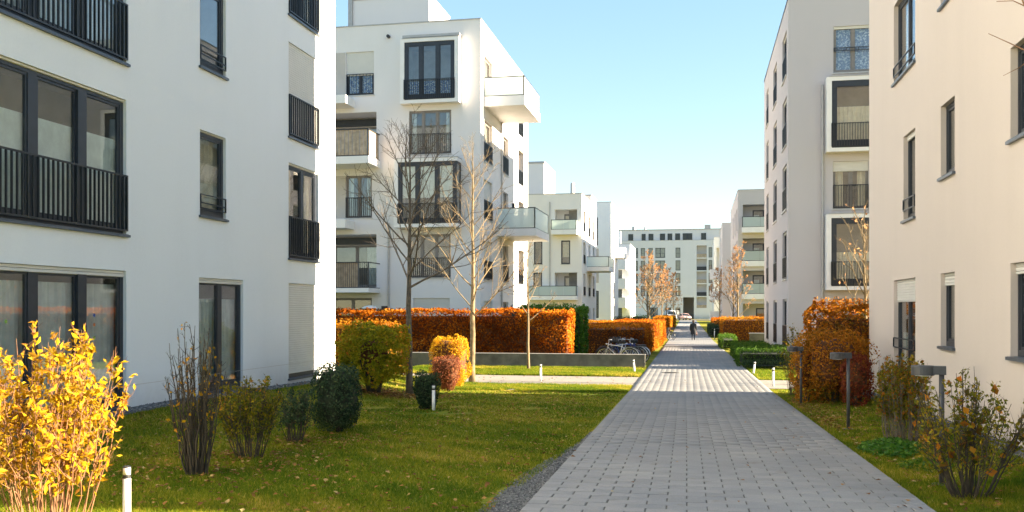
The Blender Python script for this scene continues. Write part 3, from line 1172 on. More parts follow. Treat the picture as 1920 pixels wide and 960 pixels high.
# ---- J: white building behind B on the right, shade put into its wall grey
J = Bld('white five storey block coloured grey as in shade with glazed bays behind the cream building', 'building', 3.72, 17, 41.5, 56.4, -1.2, 15.02, M['plaster_j'])
J.window('S', 5.55, 7.55, 11.79, 13.74, .14, lights=[6.33], fm='framegrey', curtain='curtain_lace', sill='sillpale', shutter=.06)
J.railing('S', 5.56, 7.54, 12.7, 12.85, .02, pitch=.5)
J.bay('S', 5.22, 8.3, 8.42, 11.52, .5, lights=1, curtain='curtain_warm', cfrac=(.0, .62), t=.2)
J.window('S', 5.53, 6.95, 6.09, 8.08, .16, lights=2, fm='framegrey', sill='sillpale', shutter=.21, curtain='curtain_warm', sidecurt=.3)
J.railing('S', 5.54, 6.94, 6.13, 7.1, .02)
J.bay('S', 5.2, 8.3, 2.68, 5.83, .5, lights=1, curtain='curtain_warm', cfrac=(0, .5), t=.2)
for z0, z1 in ((8.585, 8.90), (11.10, 11.355), (2.845, 3.15), (5.42, 5.665)):
    mb = MB()
    J.fbox(mb, 'S', 5.43, 8.09, z0, z1, .455, .475)
    J.part('bay_panel', mb, M['frame'])
J.window('S', 5.53, 8.0, .2, 2.33, .16, lights=[6.4], fm='framegrey', curtain='curtain', sidecurt=.3)
J.pipe('S', 5.10, -.5, 11.3)
JF = [(.2, 2.33), (3.2, 5.28), (6.2, 8.2), (9.0, 11.1), (12.0, 13.95)]
for z0, z1 in JF:
    for u0, u1 in ((42.25, 44.3), (47.5, 49.6), (53.0, 54.6)):
        J.window('W', u0, u1, z0, z1, .16, lights=1, sill='sillpale', shutter=.04)
        J.railing('W', u0 + .01, u1 - .01, z0 + .05, z0 + .98, .0, pitch=.12)
J.finish('sill')

# ---- C: pale building at left centre
C = Bld('pale five storey block with white framed bay windows and corner balconies', 'building', -26, -10.74, 46.2, 59.6, -1.2, 16.45, M['plaster_c'])
C.window('S', -17.86, -16.36, 12.9, 15.14, .16, lights=2, shutter=.54, curtain='curtain_blue', sill='sillpale')
C.railing('S', -17.85, -16.37, 12.95, 14.0, .02, pitch=.19)
C.window('S', -17.89, -16.47, 6.58, 8.77, .18, lights=2, fm='framegrey', curtain='curtain', sidecurt=.25, sill='sillpale')
C.railing('S', -17.88, -16.48, 6.62, 7.65, .02)
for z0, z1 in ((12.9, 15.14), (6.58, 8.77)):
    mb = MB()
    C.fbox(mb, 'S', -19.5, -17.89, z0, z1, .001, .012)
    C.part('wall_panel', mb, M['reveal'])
# recessed loggias at the left with projecting balconies
for z0, z1, zs0, zr, sty in ((9.5, 12.02, 9.12, 10.85, 'wood'), (2.95, 5.74, 2.72, 4.24, 'screen')):
    C.op['S'].append((-21, -16.22, z0, z1, 1.6))
    C.face('S', -21, -16.22, z0, z1, -1.6, [(-20.4, -16.6, z0 + .1, z1 - .45, .1)])
    C.window('S', -20.4, -16.6, z0 + .1, z1 - .45, .1, lights=3, d=-1.6, opening=False, fm='framegrey', curtain='curtain', sidecurt=.2)
    mb = MB()
    C.fbox(mb, 'S', -20.9, -16.3, z1 - .42, z1 - .06, -1.58, -1.4)
    C.part('awning_box', mb, M['frame'])
    C.balcony('S', -21.5, -16.02, zs0, z0 - .01, zr, .002, 1.75, style=sty)
for zs in (12.25, 5.98):
    mb = MB()
    C.fbox(mb, 'S', -22, -17.40, zs, zs + .42, .002, 1.3)
    C.part('canopy_slab', mb, M['trim'])
C.bay('S', -14.80, -11.74, 12.26, 15.52, .5, lights=3, curtain='curtain_blue', cfrac=(0, .33), t=.22)
mb = MB()
C.fbox(mb, 'S', -14.7, -11.72, 15.60, 15.72, .002, .42)
C.part('bay_cover', mb, M['cap'])
C.window('S', -14.48, -12.26, 9.75, 11.97, .16, lights=3, fm='framegrey', curtain='curtain', sidecurt=.15, sill='sillpale')
C.railing('S', -14.47, -12.27, 9.8, 10.8, .02)
C.bay('S', -15.0, -11.72, 5.98, 9.42, .9, lights=3, corner=True, curtain='blind', cfrac=(.42, 1), t=.22)
C.window('S', -14.56, -12.29, 3.48, 5.69, .16, lights=3, fm='framegrey', curtain=None, sill='sillpale')
C.railing('S', -14.55, -12.30, 3.52, 4.5, .02)
C.window('S', -14.25, -12.34, .2, 2.45, .16, lights=2, shutter=.95)
C.window('S', -18.6, -16.47, .0, 2.46, .2, lights=2, fm='framegrey', shutter=.0)
C.pipe('S', -15.55, -.8, 6.3)
# sunlit right side
C.window('E', 46.98, 48.95, 12.76, 14.9, .2, lights=2, fm='framegrey', sill='sillpale', curtain='curtain_warm', sidecurt=.3)
C.window('E', 46.98, 48.95, 9.45, 11.6, .2, lights=2, sill='sillpale', fm='framegrey', curtain='curtain_warm', sidecurt=.3)
C.window('E', 46.98, 48.95, 6.5, 8.54, .2, lights=2, sill='sillpale', shutter=.5)
C.window('E', 46.98, 48.95, 3.4, 5.4, .2, lights=2, sill='sillpale', shutter=.5)
C.window('E', 46.98, 48.95, .1, 2.3, .2, lights=2, shutter=.95)
for z0 in (9.45, 6.5, 3.4):
    C.railing('E', 46.99, 48.94, z0 + .05, z0 + 1.0, .02, pitch=.1)
for z0, z1 in ((9.5, 11.62), (6.4, 8.5), (3.4, 5.55), (.1, 2.3)):
    C.window('E', 51.75, 53.25, z0, z1, .2, lights=2, sill='sillpale', fm='framegrey', curtain='curtain_warm', sidecurt=.2)
    if z0 > 1 and z0 != 6.4:
        C.railing('E', 51.76, 53.24, z0 + .05, z0 + 1.0, .02, pitch=.1)
for z0, z1 in ((12.5, 14.3), (9.5, 11.62), (6.4, 8.5), (3.4, 5.5)):
    C.window('E', 56.35, 58.2, z0, z1, .35, lights=1, sill='sillpale', fm='framegrey')
    C.railing('E', 56.36, 58.19, z0 + .05, z0 + .95, -.05, pitch=.1)
C.balcony('E', 46.95, 51.6, 12.22, 12.72, 13.72, .002, 2.12, panels=2)
C.balcony('E', 50.2, 54.8, 5.86, 6.26, 7.4, .002, 2.12, panels=2)
C.pipe('E', 51.05, -.8, 12.2)
mb = MB()
mb.tube([(-15.55, 46.2, 15.82), (-15.55, 46.02, 15.82)], .085, 12)
C.part('vent_outlet', mb, M['black_metal'])
mb = MB()
C.fbox(mb, 'E', 54.35, 54.55, 7.85, 8.1, .002, .14)
C.part('wall_lamp', mb, M['black_metal'])
mb = MB()
C.fbox(mb, 'S', -15.9, -15.62, 1.72, 2.05, .002, .16)
C.part('wall_lamp', mb, M['black_metal'])
# set back roof storey
mb = MB()
mb.box(-18.7, -14.35, 49.4, 53.6, 16.0, 18.9)
ph = C.part('roof_storey', mb, M['plaster_c'])
mb = MB()
mb.box(-18.75, -14.30, 49.35, 53.65, 18.901, 19.05)
mb.box(-18.95, -18.705, 49.3, 49.6, 16.1, 19.15)
mb.tube([(-18.4, 49.8, 19.05), (-18.4, 49.8, 19.5)], .13, 10)
C.part('parapet_cap', mb, M['cap'], ph)
C.finish()

# ---- D: next block down the left side
D = Bld('white four storey block with glass balconies beyond the green hedge', 'building', -26, -10.73, 88, 100.7, -1.5, 12.72, M['plaster_d'])
for z0, z1, zs0, u0 in ((9.31, 11.27, 8.85, -13.5), (3.14, 5.34, 2.75, -15.85)):
    D.op['S'].append((-13.3, -11.18, z0, z1, 1.5))
    D.face('S', -13.3, -11.18, z0, z1, -1.5, [(-12.6, -11.5, z0 + .05, z1 - .3, .1)])
    D.window('S', -12.6, -11.5, z0 + .05, z1 - .3, .1, lights=1, d=-1.5, opening=False, curtain='curtain_warm', cfrac=(0, .9), fm='framegrey')
    D.balcony('S', u0, -11.1, zs0, z0 - .01, z0 + .93, .002, 1.0, panels=2 if u0 > -14 else 4)
D.window('S', -15.28, -14.47, 6.12, 8.33, .15, sill='sillpale')
D.window('S', -12.69, -11.83, 6.12, 8.35, .15, sill='sillpale', curtain='curtain_warm', cfrac=(.3, 1))
D.window('S', -15.34, -14.5, 3.2, 5.36, .15)
D.pipe('S', -13.75, -1, 12)
for u0, u1, zz in ((89.3, 91.0, [(.0, 2.0), (3.15, 5.3), (6.2, 8.3), (9.27, 11.3)]), (93.5, 95.2, [(0, 2.0), (3.15, 5.3), (6.2, 8.3), (9.1, 11.15)]), (97.4, 99.0, [(0, 2.), (3.15, 5.3), (6.2, 8.3), (9.05, 11.)])):
    for z0, z1 in zz:
        D.window('E', u0, u1, z0, z1, .25, fm='framegrey', curtain='curtain', sidecurt=.3, sill='sillpale')
        if z0 > 1:
            D.railing('E', u0 + .01, u1 - .01, z0 + .05, z0 + .9, .0, pitch=.13)
D.balcony('E', 91.9, 96.8, 5.62, 6.02, 7.04, .002, 2.2, panels=3)
mb = MB()
mb.tube([(-12.2, 92.5, 12.3), (-12.2, 92.5, 14.35)], [.24, .2], 10)
D.part('flue', mb, M['sillpale'])
mb = MB()
mb.box(-24, -11.3, 101.0, 106, -1, 14.05)
mb.box(-18.2, -15.7, 96.5, 104, 12.4, 17.0)
D.part('rear_wing', mb, M['plaster_d'])
mb = MB()
mb.box(-24.05, -11.25, 100.95, 106.05, 14.051, 14.2)
mb.box(-18.25, -15.65, 96.45, 104.05, 17.001, 17.2)
D.part('parapet_cap', mb, M['cap'])
D.finish()

# ---- E: taller slim block
E_ = Bld('tall slim white block with one window strip behind the glass balconies', 'building', -26, -10.73, 118.3, 129, -1.5, 15.3, M['plaster_a'])
E_.window('S', -13.05, -12.4, 9.9, 13.4, .15, transom=.4)
E_.window('S', -13.0, -12.3, .8, 4.2, .15, transom=.5)
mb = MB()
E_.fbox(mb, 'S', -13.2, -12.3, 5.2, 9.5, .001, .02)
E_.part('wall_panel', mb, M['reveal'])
for z0 in (0.3, 3.3, 6.3, 9.3, 12.3):
    E_.window('E', 121, 122.6, z0, z0 + 2, .2)
mb = MB()
E_.fbox(mb, 'E', 124, 127, 8.6, 10.0, .002, 1.2)
E_.part('balcony', mb, M['trim'])
E_.finish()

# ---- F: stepped terrace block
Fb = Bld('low stepped white block with box balcony of orange plants', 'building', -26, -10.6, 150, 162, -1.2, 12.2, M['plaster_a'])
for z0 in (.2, 3.2, 6.2, 9.3):
    Fb.window('S', -13.6, -11.9, z0, z0 + 2.1, .2, lights=2)
for z0 in (.2, 3.2, 6.2, 9.3):
    Fb.window('E', 152, 154, z0, z0 + 2.1, .2, lights=1)
    Fb.window('E', 157, 159, z0, z0 + 2.1, .2, lights=1)
for z0 in (8.1, 5.1, 2.1):
    mb = MB()
    Fb.fbox(mb, 'S', -15, -11.2, z0, z0 + 1.6, .002, 1.8)
    Fb.part('box_balcony', mb, M['trim'])
n = 500
P = np.stack([RNG.uniform(-14.8, -11.4, n), RNG.uniform(148.3, 149.7, n), RNG.uniform(9.7, 10.5, n)], 1)
link('balcony_plants', leafmesh('balcony_plants', P, .22), M['lf_copper'], Fb.root)
mb = MB()
mb.box(-17, -14.6, 152, 156, 11.5, 14.2)
mb.tube([(-12.4, 152, 12), (-12.4, 152, 14.4)], .2, 8)
Fb.part('roof_storey', mb, M['plaster_a'])
Fb.finish()

# ---- G: the long block closing the street
Gb = Bld('long white six storey block closing the far end of the path', 'building', -45, 14, 228, 242, -1.2, 18.3, M['plaster_c'])


def gx_(px):      # measured columns of that facade
    r = (1100 + px / 4.8 - 960) / 1771.0
    return (r * .98102 - .19388) * 228 / (r * .19388 + .98102)


for zi in range(4):
    zb = 14.05 - zi * 3.03
    for a, b, n in ((375, 398, 1), (440, 462, 1), (487, 525, 1), (555, 595, 1), (618, 706, 2), (800, 843, 1), (1098, 1130, 1)):
        Gb.window('S', gx_(a), gx_(b), zb + .1, zb + 2.5, .2, lights=n, transom=.45, fw=.08)
for a, b, n in ((560, 640, 2), (700, 760, 1), (800, 843, 1)):
    Gb.window('S', gx_(a), gx_(b), -.1, 2.3, .2, lights=n)
Gb.op['S'].append((gx_(990), gx_(1080), 2.2, 17.0, 1.8))
Gb.face('S', gx_(990), gx_(1080), 2.2, 17.0, -1.8, [])
for zi in range(5):
    zb = 14.0 - zi * 3.03
    mb = MB()
    Gb.fbox(mb, 'S', gx_(990) + .01, gx_(1080) - .01, zb - .1, zb + .12, -1.79, -.02)
    sl = Gb.part('balcony_slab', mb, M['trim'])
    mb = MB()
    Gb.fbox(mb, 'S', gx_(990) + .02, gx_(1080) - .02, zb + .13, zb + 1.05, -.12, -.08)
    Gb.part('balcony_screen', mb, M['wood' if zi % 2 == 0 else 'rail'])
Gb.op['S'].append((gx_(868), gx_(965), -1.2, 4.75, 9))
Gb.face('S', gx_(868), gx_(965), -1.2, 4.75, -9, [])
mb = MB()
mb.box(-44, 10.5, 230.2, 241, 18.0, 21.0)
tp = Gb.part('top_storey', mb, M['plaster_c'])
mb = MB()
mb.box(-44.1, 10.6, 230.1, 241.1, 21.001, 21.15)
mb.tube([(-15.5, 232, 21.1), (-15.5, 232, 22.0)], .5, 8)
mb.tube([(-12.8, 232, 21.1), (-12.8, 232, 21.9)], .25, 8)
mb.box(1.4, 2.8, 231.5, 233, 21.16, 22.2)
Gb.part('parapet_cap', mb, M['cap'], tp)
for a, b, n in ((375, 418, 1), (495, 530, 1), (557, 600, 1), (660, 705, 1), (728, 770, 1), (797, 840, 1), (865, 950, 2), (1030, 1075, 1)):
    mb = MB()
    u0, u1 = gx_(a) * 1.009, gx_(b) * 1.009
    for q in range(n):
        ua, ub = u0 + (u1 - u0) * q / n, u0 + (u1 - u0) * (q + 1) / n
        mb.box(ua, ua + .12, 230.1, 230.198, 18.4, 20.1)
        mb.box(ub - .12, ub, 230.1, 230.198, 18.4, 20.1)
        mb.box(ua + .12, ub - .12, 230.1, 230.198, 20.0, 20.1)
        mb.box(ua + .12, ub - .12, 230.1, 230.198, 18.4, 18.52)
    w = Gb.part('window', mb, M['frame'])
    mb = MB()
    mb.box(u0 + .1, u1 - .1, 230.16, 230.19, 18.5, 20.02)
    Gb.part('pane', mb, M['dark_glass'], w)
Gb.finish()

# ---- H and I: blocks down the right side
H = Bld('white block with stacked recessed loggias beyond the glazed bay block', 'building', 3.53, 17, 88.5, 109, -1.5, 12.75, M['plaster_j'])
for i, (z0, z1) in enumerate(((9.3, 11.42), (6.28, 8.34), (3.3, 5.4))):
    H.op['S'].append((3.95, 8.5, z0, z1, 1.7))
    H.face('S', 3.95, 8.5, z0, z1, -1.7, [(4.9, 7.9, z0 + .05, z1 - .35, .1)])
    H.window('S', 4.9, 7.9, z0 + .05, z1 - .35, .1, lights=3, d=-1.7, opening=False, curtain='curtain', cfrac=(0, .75), sidecurt=.2)
    H.balcony('S', 3.85, 8.6, z0 - .5, z0 - .01, z0 + .95, .002, .9 if i == 0 else .25, panels=3)
H.op['S'].append((3.95, 8.5, -.4, 2.4, 1.7))
H.face('S', 3.95, 8.5, -.4, 2.4, -1.7, [(5.2, 7.0, -.3, 2.0, .1)])
H.window('S', 5.2, 7.0, -.3, 2.0, .1, lights=2, d=-1.7, opening=False)
for u0 in (90.5, 95, 100):
    for z0 in (.1, 3.2, 6.2, 9.2):
        H.window('W', u0, u0 + 1.7, z0, z0 + 2.1, .3, sill='sillpale')
H.finish()
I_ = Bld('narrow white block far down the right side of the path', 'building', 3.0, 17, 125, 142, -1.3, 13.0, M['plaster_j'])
for u0 in (127, 132, 137):
    for z0 in (.1, 3.2, 6.2, 9.2):
        I_.window('W', u0, u0 + 1.7, z0, z0 + 2.1, .3)
for z0 in (.6, 3.6, 6.6):
    mb = MB()
    I_.fbox(mb, 'W', 138.0, 141.5, z0 - .4, z0 + 1.0, .002, 1.4)
    I_.part('box_balcony', mb, M['trim'])
I_.finish()
K_ = Bld('last pale block on the right before the closing building', 'building', 2.6, 17, 165, 185, -1.2, 14.2, M['plaster_d'])
for u0 in (167, 173, 179):
    for z0 in (.1, 3.2, 6.2, 9.2):
        K_.window('W', u0, u0 + 1.7, z0, z0 + 2.1, .3)
K_.op['S'].append((3.0, 6, 8.2, 12.4, 1.5))
K_.face('S', 3.0, 6, 8.2, 12.4, -1.5, [])
K_.finish()


# ------------------------------------------------------------------ planter wall
mb = MB()
xw = -2.05
seg = 0
pw_root = thing('planter_wall', 'low grey concrete wall in front of the long copper hedge', 'wall', (-8, 37.2, gz(-8, 37.2)))
while xw > -24:
    x2 = xw - 2.5
    b = MB()
    b.box(x2 + .006, xw, 37.0, 37.26, -.8, .10)
    link('wall_panel', b.mesh('wall_panel'), M['concrete'], pw_root)
    xw = x2
b = MB()
b.box(-24, -2.02, 36.99, 37.28, .101, .125)
link('wall_coping', b.mesh('wall_coping'), mottled('concrete_top', (.33, .31, .28), .15, 3, .9), pw_root)
lw = thing('garden_wall', 'short concrete wall stub beside the glazed bay block', 'wall', (3.3, 58.5, gz(3, 58)))
b = MB()
b.box(3.0, 4.0, 58.2, 58.5, -1, .42)
link('wall_panel', b.mesh('wall_panel'), M['concrete'], lw)
b = MB()
b.box(2.96, 4.0, 58.16, 58.54, .421, .47)
link('wall_coping', b.mesh('wall_coping'), M['cap'], lw)


# ------------------------------------------------------------------ hedges
def hedge(label, x0, x1, y0, y1, h, mat, dens=420, leaf=.07, core='twig_core', amp=.075, name='hedge', cat='hedge', z=None, group=None, soft=.09, edge=.18):
    zb = gz((x0 + x1) / 2, (y0 + y1) / 2) if z is None else z
    root = thing(name, label, cat, ((x0 + x1) / 2, (y0 + y1) / 2, zb), group)
    ins = .13
    b = MB()
    # core: subdivided box so that it is not a plain slab
    nx_, ny_ = max(2, int((x1 - x0) / .5)), max(2, int((y1 - y0) / .5))
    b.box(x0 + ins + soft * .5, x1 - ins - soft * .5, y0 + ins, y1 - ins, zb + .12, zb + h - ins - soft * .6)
    for i in range(int((x1 - x0) * (y1 - y0) * 1.2) + 4):
        xx, yy = R(x0 + .15, x1 - .15), R(y0 + .15, y1 - .15)
        b.tube([(xx, yy, zb - .05), (xx + R(-.05, .05), yy + R(-.05, .05), zb + .5)], .012, 4)
    link('twigs', b.mesh('twigs'), M[core], root)
    faces = [('y', y0, -1, (x1 - x0) * h), ('y', y1, 1, (x1 - x0) * h * .3), ('x', x0, -1, (y1 - y0) * h), ('x', x1, 1, (y1 - y0) * h), ('z', zb + h, 1, (x1 - x0) * (y1 - y0))]
    PP, NN = [], []
    for ax, c, sg, area in faces:
        n = int(area * dens)
        if n == 0:
            continue
        p = np.stack([RNG.uniform(x0, x1, n), RNG.uniform(y0, y1, n), zb + h * RNG.random(n) ** .9], 1)
        k = 'xyz'.index(ax)
        p[:, k] = c
        dep = np.abs(RNG.normal(0, .07, n)) - .03
        p[:, k] -= sg * dep
        p[:, k] += sg * (amp * smooth_noise(p, 4.5, 5 + k) + amp * .9 * smooth_noise(p, 1.4, 15 + k))
        nn = np.zeros((n, 3))
        nn[:, k] = sg
        PP.append(p)
        NN.append(nn)
    p = np.concatenate(PP)
    nn = np.concatenate(NN)
    # sprigs that stand out of the clipped surface
    ns = int(((x1 - x0) + (y1 - y0)) * h * dens * .035)
    if ns:
        q = np.stack([RNG.uniform(x0, x1, ns), RNG.uniform(y0, y1, ns), np.full(ns, zb + h)], 1)
        side = RNG.random(ns) < .45
        q[side, 1] = y0
        q[side, 2] = zb + h * RNG.random(side.sum())
        for j in range(4):
            w = q + RNG.normal(0, .025, (ns, 3))
            w[~side, 2] += .03 + .045 * j * RNG.random((~side).sum())
            w[side, 1] -= .03 + .035 * j * RNG.random(side.sum())
            p = np.concatenate([p, w])
            nn = np.concatenate([nn, np.tile([0, -.5, .8], (ns, 1))])
    # round the edges a little
    for k, lo, hi in ((0, x0, x1), (1, y0, y1)):
        top = np.clip((p[:, 2] - (zb + h - edge)) / edge, 0, 1) ** 2 * soft
        p[:, k] = np.clip(p[:, k], lo - .16 + top, hi + .16 - top)
    keep = RNG.random(len(p)) > np.clip(.6 * smooth_noise(p, 3.0, 17) - .12, 0, .75)
    p, nn = p[keep], nn[keep]
    tint = .48 + .30 * smooth_noise(p, 1.3, 9) + .24 * smooth_noise(p, 5, 10) + .2 * RNG.normal(size=len(p))
    link('foliage', leafmesh('foliage', p, leaf, tint, nn, .35, .62), M[mat], root)
    return root


hedge('long clipped copper beech hedge behind the concrete wall', -20, -5.1, 38.0, 39.3, 2.22, 'lf_beech', 380, .105, amp=.1)
hedge('short sunlit copper hedge right beside the white building corner', -14, -10.25, 30.6, 31.8, 1.75, 'lf_beech2', 420, .08)
hedge('glossy green laurel hedge at the end of the long copper hedge', -7.6, -4.95, 40.5, 42.8, 2.45, 'lf_laurel', 300, .12, 'twig_core_g', .12)
hedge('copper hedge with golden top behind the parked bicycles', -5.9, -2.6, 48.0, 76, 1.65, 'lf_beech', 260, .085)
hedge('dark copper hedge block at the path edge past the bicycles', -4.6, -3.1, 82, 104, 1.55, 'lf_beech', 140, .12)
hedge('yellow orange hedge along the front of the balcony block', -11.5, -5.3, 83, 85.5, 1.55, 'lf_beech2', 140, .12)
hedge('low green clipped hedge nearest the sunny side path', 1.55, 3.62, 38.6, 43.5, .74, 'lf_green', 420, .06, 'twig_core_g', .03)
hedge('second low green clipped hedge beside the glazed bay block', 1.62, 3.3, 45.5, 50.5, .74, 'lf_green', 360, .06, 'twig_core_g', .03)
hedge('low dark green ground hedge in front of the green hedges', 1.75, 4.5, 37.6, 38.5, .32, 'lf_dkgreen', 420, .05, 'twig_core_g', .03)
hedge('far low green hedge at the right path edge', 1.35, 2.3, 59, 66, .8, 'lf_green', 240, .08, 'twig_core_g', .04)
hedge('bright orange hedge between the two blocks on the right', 1.55, 8.5, 67.0, 69.0, 1.95, 'lf_beech2', 240, .095)
hedge('added unseen hedge behind the copper hedge on the right to shade the path', 4.9, 14, 37.2, 39.2, 2.3, 'lf_beech', 160, .09)  # out of view, added so that its shadow falls across the path
hedge('dark low hedge along the right path edge far away', 1.0, 2.4, 90, 112, .95, 'lf_dkgreen', 110, .11, 'twig_core_g', .05)
hedge('rusty hedge below the far trees on the right', 1.6, 3.2, 114, 124, 1.4, 'lf_beech', 110, .13)
hedge('rusty hedge below the far trees on the left', -5.2, -3.3, 112, 140, 1.6, 'lf_beech2', 90, .14)


# ------------------------------------------------------------------ woody plants
def curve_pts(p0, d0, length, n, wob, up):
    p = Vector(p0)
    d = Vector(d0).normalized()
    pts = [p.copy()]
    for i in range(n):
        d = (d + Vector((R(-wob, wob), R(-wob, wob), R(-wob, wob) + up))).normalized()
        p = p + d * (length / n)
        pts.append(p.copy())
    return pts


def lerp_at(pts, t):
    f = t * (len(pts) - 1)
    i = min(int(f), len(pts) - 2)
    return pts[i].lerp(pts[i + 1], f - i), (pts[i + 1] - pts[i]).normalized()


def side_dir(d, ang):
    a = d.cross(Vector((R(-1, 1), R(-1, 1), R(-1, 1))))
    if a.length < .05:
        a = d.cross(Vector((1, 0, 0)))
    a.normalize()
    return (d * math.cos(ang) + a * math.sin(ang)).normalized()


def tree(label, x, y, H, r0, clear, crown, bark, nprim=20, nsec=7, leafmat_=None, leaves=0, leaf=.09, seed=1, ang=50, name='bare_tree', group=None, nter=3, lean=0.0, twigr=.0035, cat='tree', thin=1.0):
    random.seed(seed)
    zb = gz(x, y)
    root = thing(name, label, cat, (x, y, zb), group)
    tb, cb = MB(), MB()
    n = 14
    pts = [Vector((x, y, zb - .1))]
    off = Vector((0, 0, 0))
    for i in range(1, n + 1):
        off += Vector((R(-1, 1) + lean, R(-1, 1), 0)) * .012 * H / 5
        pts.append(Vector((x, y, zb + H * i / n)) + off)
    rad = [r0 * (1.25 if i == 0 else 1.0) * (1 - .93 * (i / n) ** 1.1) + .004 for i in range(n + 1)]
    tb.tube(pts, rad, 10)
    tips = []
    for i in range(nprim):
        t = clear / H + (1 - clear / H) * max(0.0, (i + R(-.3, .3)) / nprim) ** .95
        t = min(max(t, clear / H), .985)
        p, d = lerp_at(pts, t)
        az = i * 2.4 + R(-.5, .5)
        k = max(0.0, min(1.0, 1 - (t - clear / H) / (1 - clear / H)))
        L = crown * (.35 + .85 * k ** .75) * R(.8, 1.15)
        an = math.radians(ang * (.65 + .35 * k) * R(.85, 1.15))
        d0 = Vector((math.cos(az) * math.sin(an), math.sin(az) * math.sin(an), math.cos(an)))
        bp = curve_pts(p, d0, L, 7, .09, .045)
        rb = (r0 * (.10 + .26 * k) * R(.8, 1.1)) * thin + .003
        cb.tube(bp, [rb * (1 - .8 * j / 7) + .002 for j in range(8)], 5, False)
        tips.append(bp)
        for s in range(nsec):
            ts = R(.22, .95)
            p2, d2 = lerp_at(bp, ts)
            L2 = L * R(.22, .5) * (1.15 - ts * .6)
            sp = curve_pts(p2, side_dir(d2, math.radians(R(28, 55))), L2, 4, .13, .06)
            r2 = rb * (1 - .75 * ts) * .55 + .0015
            cb.tube(sp, [r2 * (1 - .65 * j / 4) + .0012 for j in range(5)], 4, False)
            tips.append(sp)
            for w in range(nter):
                tw = R(.25, .95)
                p3, d3 = lerp_at(sp, tw)
                wp = curve_pts(p3, side_dir(d3, math.radians(R(25, 60))), L2 * R(.25, .5), 2, .15, .05)
                cb.tube(wp, [twigr, twigr * .8, twigr * .5], 3, False)
                tips.append(wp)
    link('trunk', tb.mesh('trunk'), M[bark], root, smooth=True)
    link('branches', cb.mesh('branches'), M[bark], root)
    if leaves:
        P = []
        for i in range(leaves):
            bp = random.choice(tips)
            p, d = lerp_at(bp, random.random() ** .6)
            P.append((p.x + R(-.04, .04), p.y + R(-.04, .04), p.z - R(0, .06)))
        link('crown', leafmesh('crown', P, leaf, droop=.6), M[leafmat_], root)
    return root


tree('bare dark trunked young tree beside the shaded lawn edge', -7.11, 22.74, 6.25, .085, 2.65, 2.5, 'bark_grey', 24, 8, seed=3, ang=56, nter=3, twigr=.0035, thin=.8)
tree('bare pale barked young tree in the sun behind the gold shrub', -6.78, 28.0, 7.0, .09, 2.0, 2.1, 'bark_pale', 24, 7, seed=5, ang=50, nter=3, twigr=.003, thin=.6)
tree('slender sapling with forked pale branches before the planter wall', -6.31, 35.14, 4.6, .055, 1.85, 1.3, 'bark_pale', 14, 5, 'lf_copper', 30, .08, seed=8, ang=48, nter=2)
tree('young sunlit tree with few orange leaves rising over the right hedge', 4.83, 29.3, 4.9, .06, 1.8, 1.6, 'bark_pale', 16, 5, 'lf_copper', 70, .11, seed=12, ang=40, nter=2)
# trees with thin copper foliage down both sides
tr = [(3.2, 80.5, 7.6, 'copper leaved young tree behind the bright orange hedge', 21), (3.15, 90.5, 7.4, 'second copper leaved tree before the loggia block', 22),
      (2.7, 128, 7.4, 'small coppery tree far down the right side', 23),
      (-3.95, 78.2, 6.9, 'copper leaved tree rising from the hedge past the bicycles', 24), (-5.0, 95, 6.8, 'copper leaved tree behind the dark copper hedge block', 25),
      (-4.6, 122, 7.6, 'rust coloured tree before the stepped block', 26), (-4.6, 140, 8.0, 'rust coloured tree next to the parked van', 27), (-4.2, 165, 8.5, 'farthest rust coloured tree on the left', 28)]
for (x, y, h, lb, sd_) in tr:
    far = y > 110
    tree(lb, x, y, h, .085, 2.0, 2.0 if not far else 2.4, 'bark_pale', 22, 6, 'lf_copper', 1300 if not far else 1900, .105 if not far else .15, seed=sd_, ang=42, name='copper_tree', group='trees along the far path', nter=2, twigr=.007)

# bare tree just outside the frame whose twigs hang in at the top right
random.seed(40)
rt = thing('bare_tree', 'bare reddish twigs reaching in at the top right corner', 'tree', (3.55, 9.0, gz(3.55, 9.0)))
tb = MB()
z0 = gz(3.55, 9.0)
tb.tube([(3.55, 9.0, z0 - .1), (3.56, 9.02, 1.6), (3.6, 9.0, 3.2), (3.62, 9.05, 4.4), (3.58, 9.1, 5.6)], [.06, .05, .04, .028, .012], 8)
link('trunk', tb.mesh('trunk'), M['bark_red'], rt, smooth=True)
cb = MB()
cb.tube([(3.6, 9.02, 3.9), (3.35, 9.3, 4.28), (3.12, 9.55, 4.56), (3.02, 9.68, 4.74), (2.97, 9.75, 4.95)], [.018, .014, .011, .009, .006], 6)
cb.tube([(3.02, 9.68, 4.74), (2.93, 9.72, 4.81), (2.80, 9.78, 4.83)], [.006, .005, .003], 5)
cb.tube([(3.6, 9.02, 3.9), (3.3, 9.2, 4.12), (3.03, 9.45, 4.22), (2.86, 9.6, 4.38), (2.70, 9.68, 4.50)], [.014, .010, .007, .005, .003], 5)
cb.tube([(3.03, 9.45, 4.22), (2.93, 9.52, 4.13), (2.80, 9.58, 4.07)], [.005, .004, .0025], 5)
cb.tube([(3.62, 9.05, 4.4), (3.9, 8.9, 5.0), (4.0, 8.7, 5.6)], [.015, .01, .004], 5)
link('branches', cb.mesh('branches'), M['bark_red'], rt)


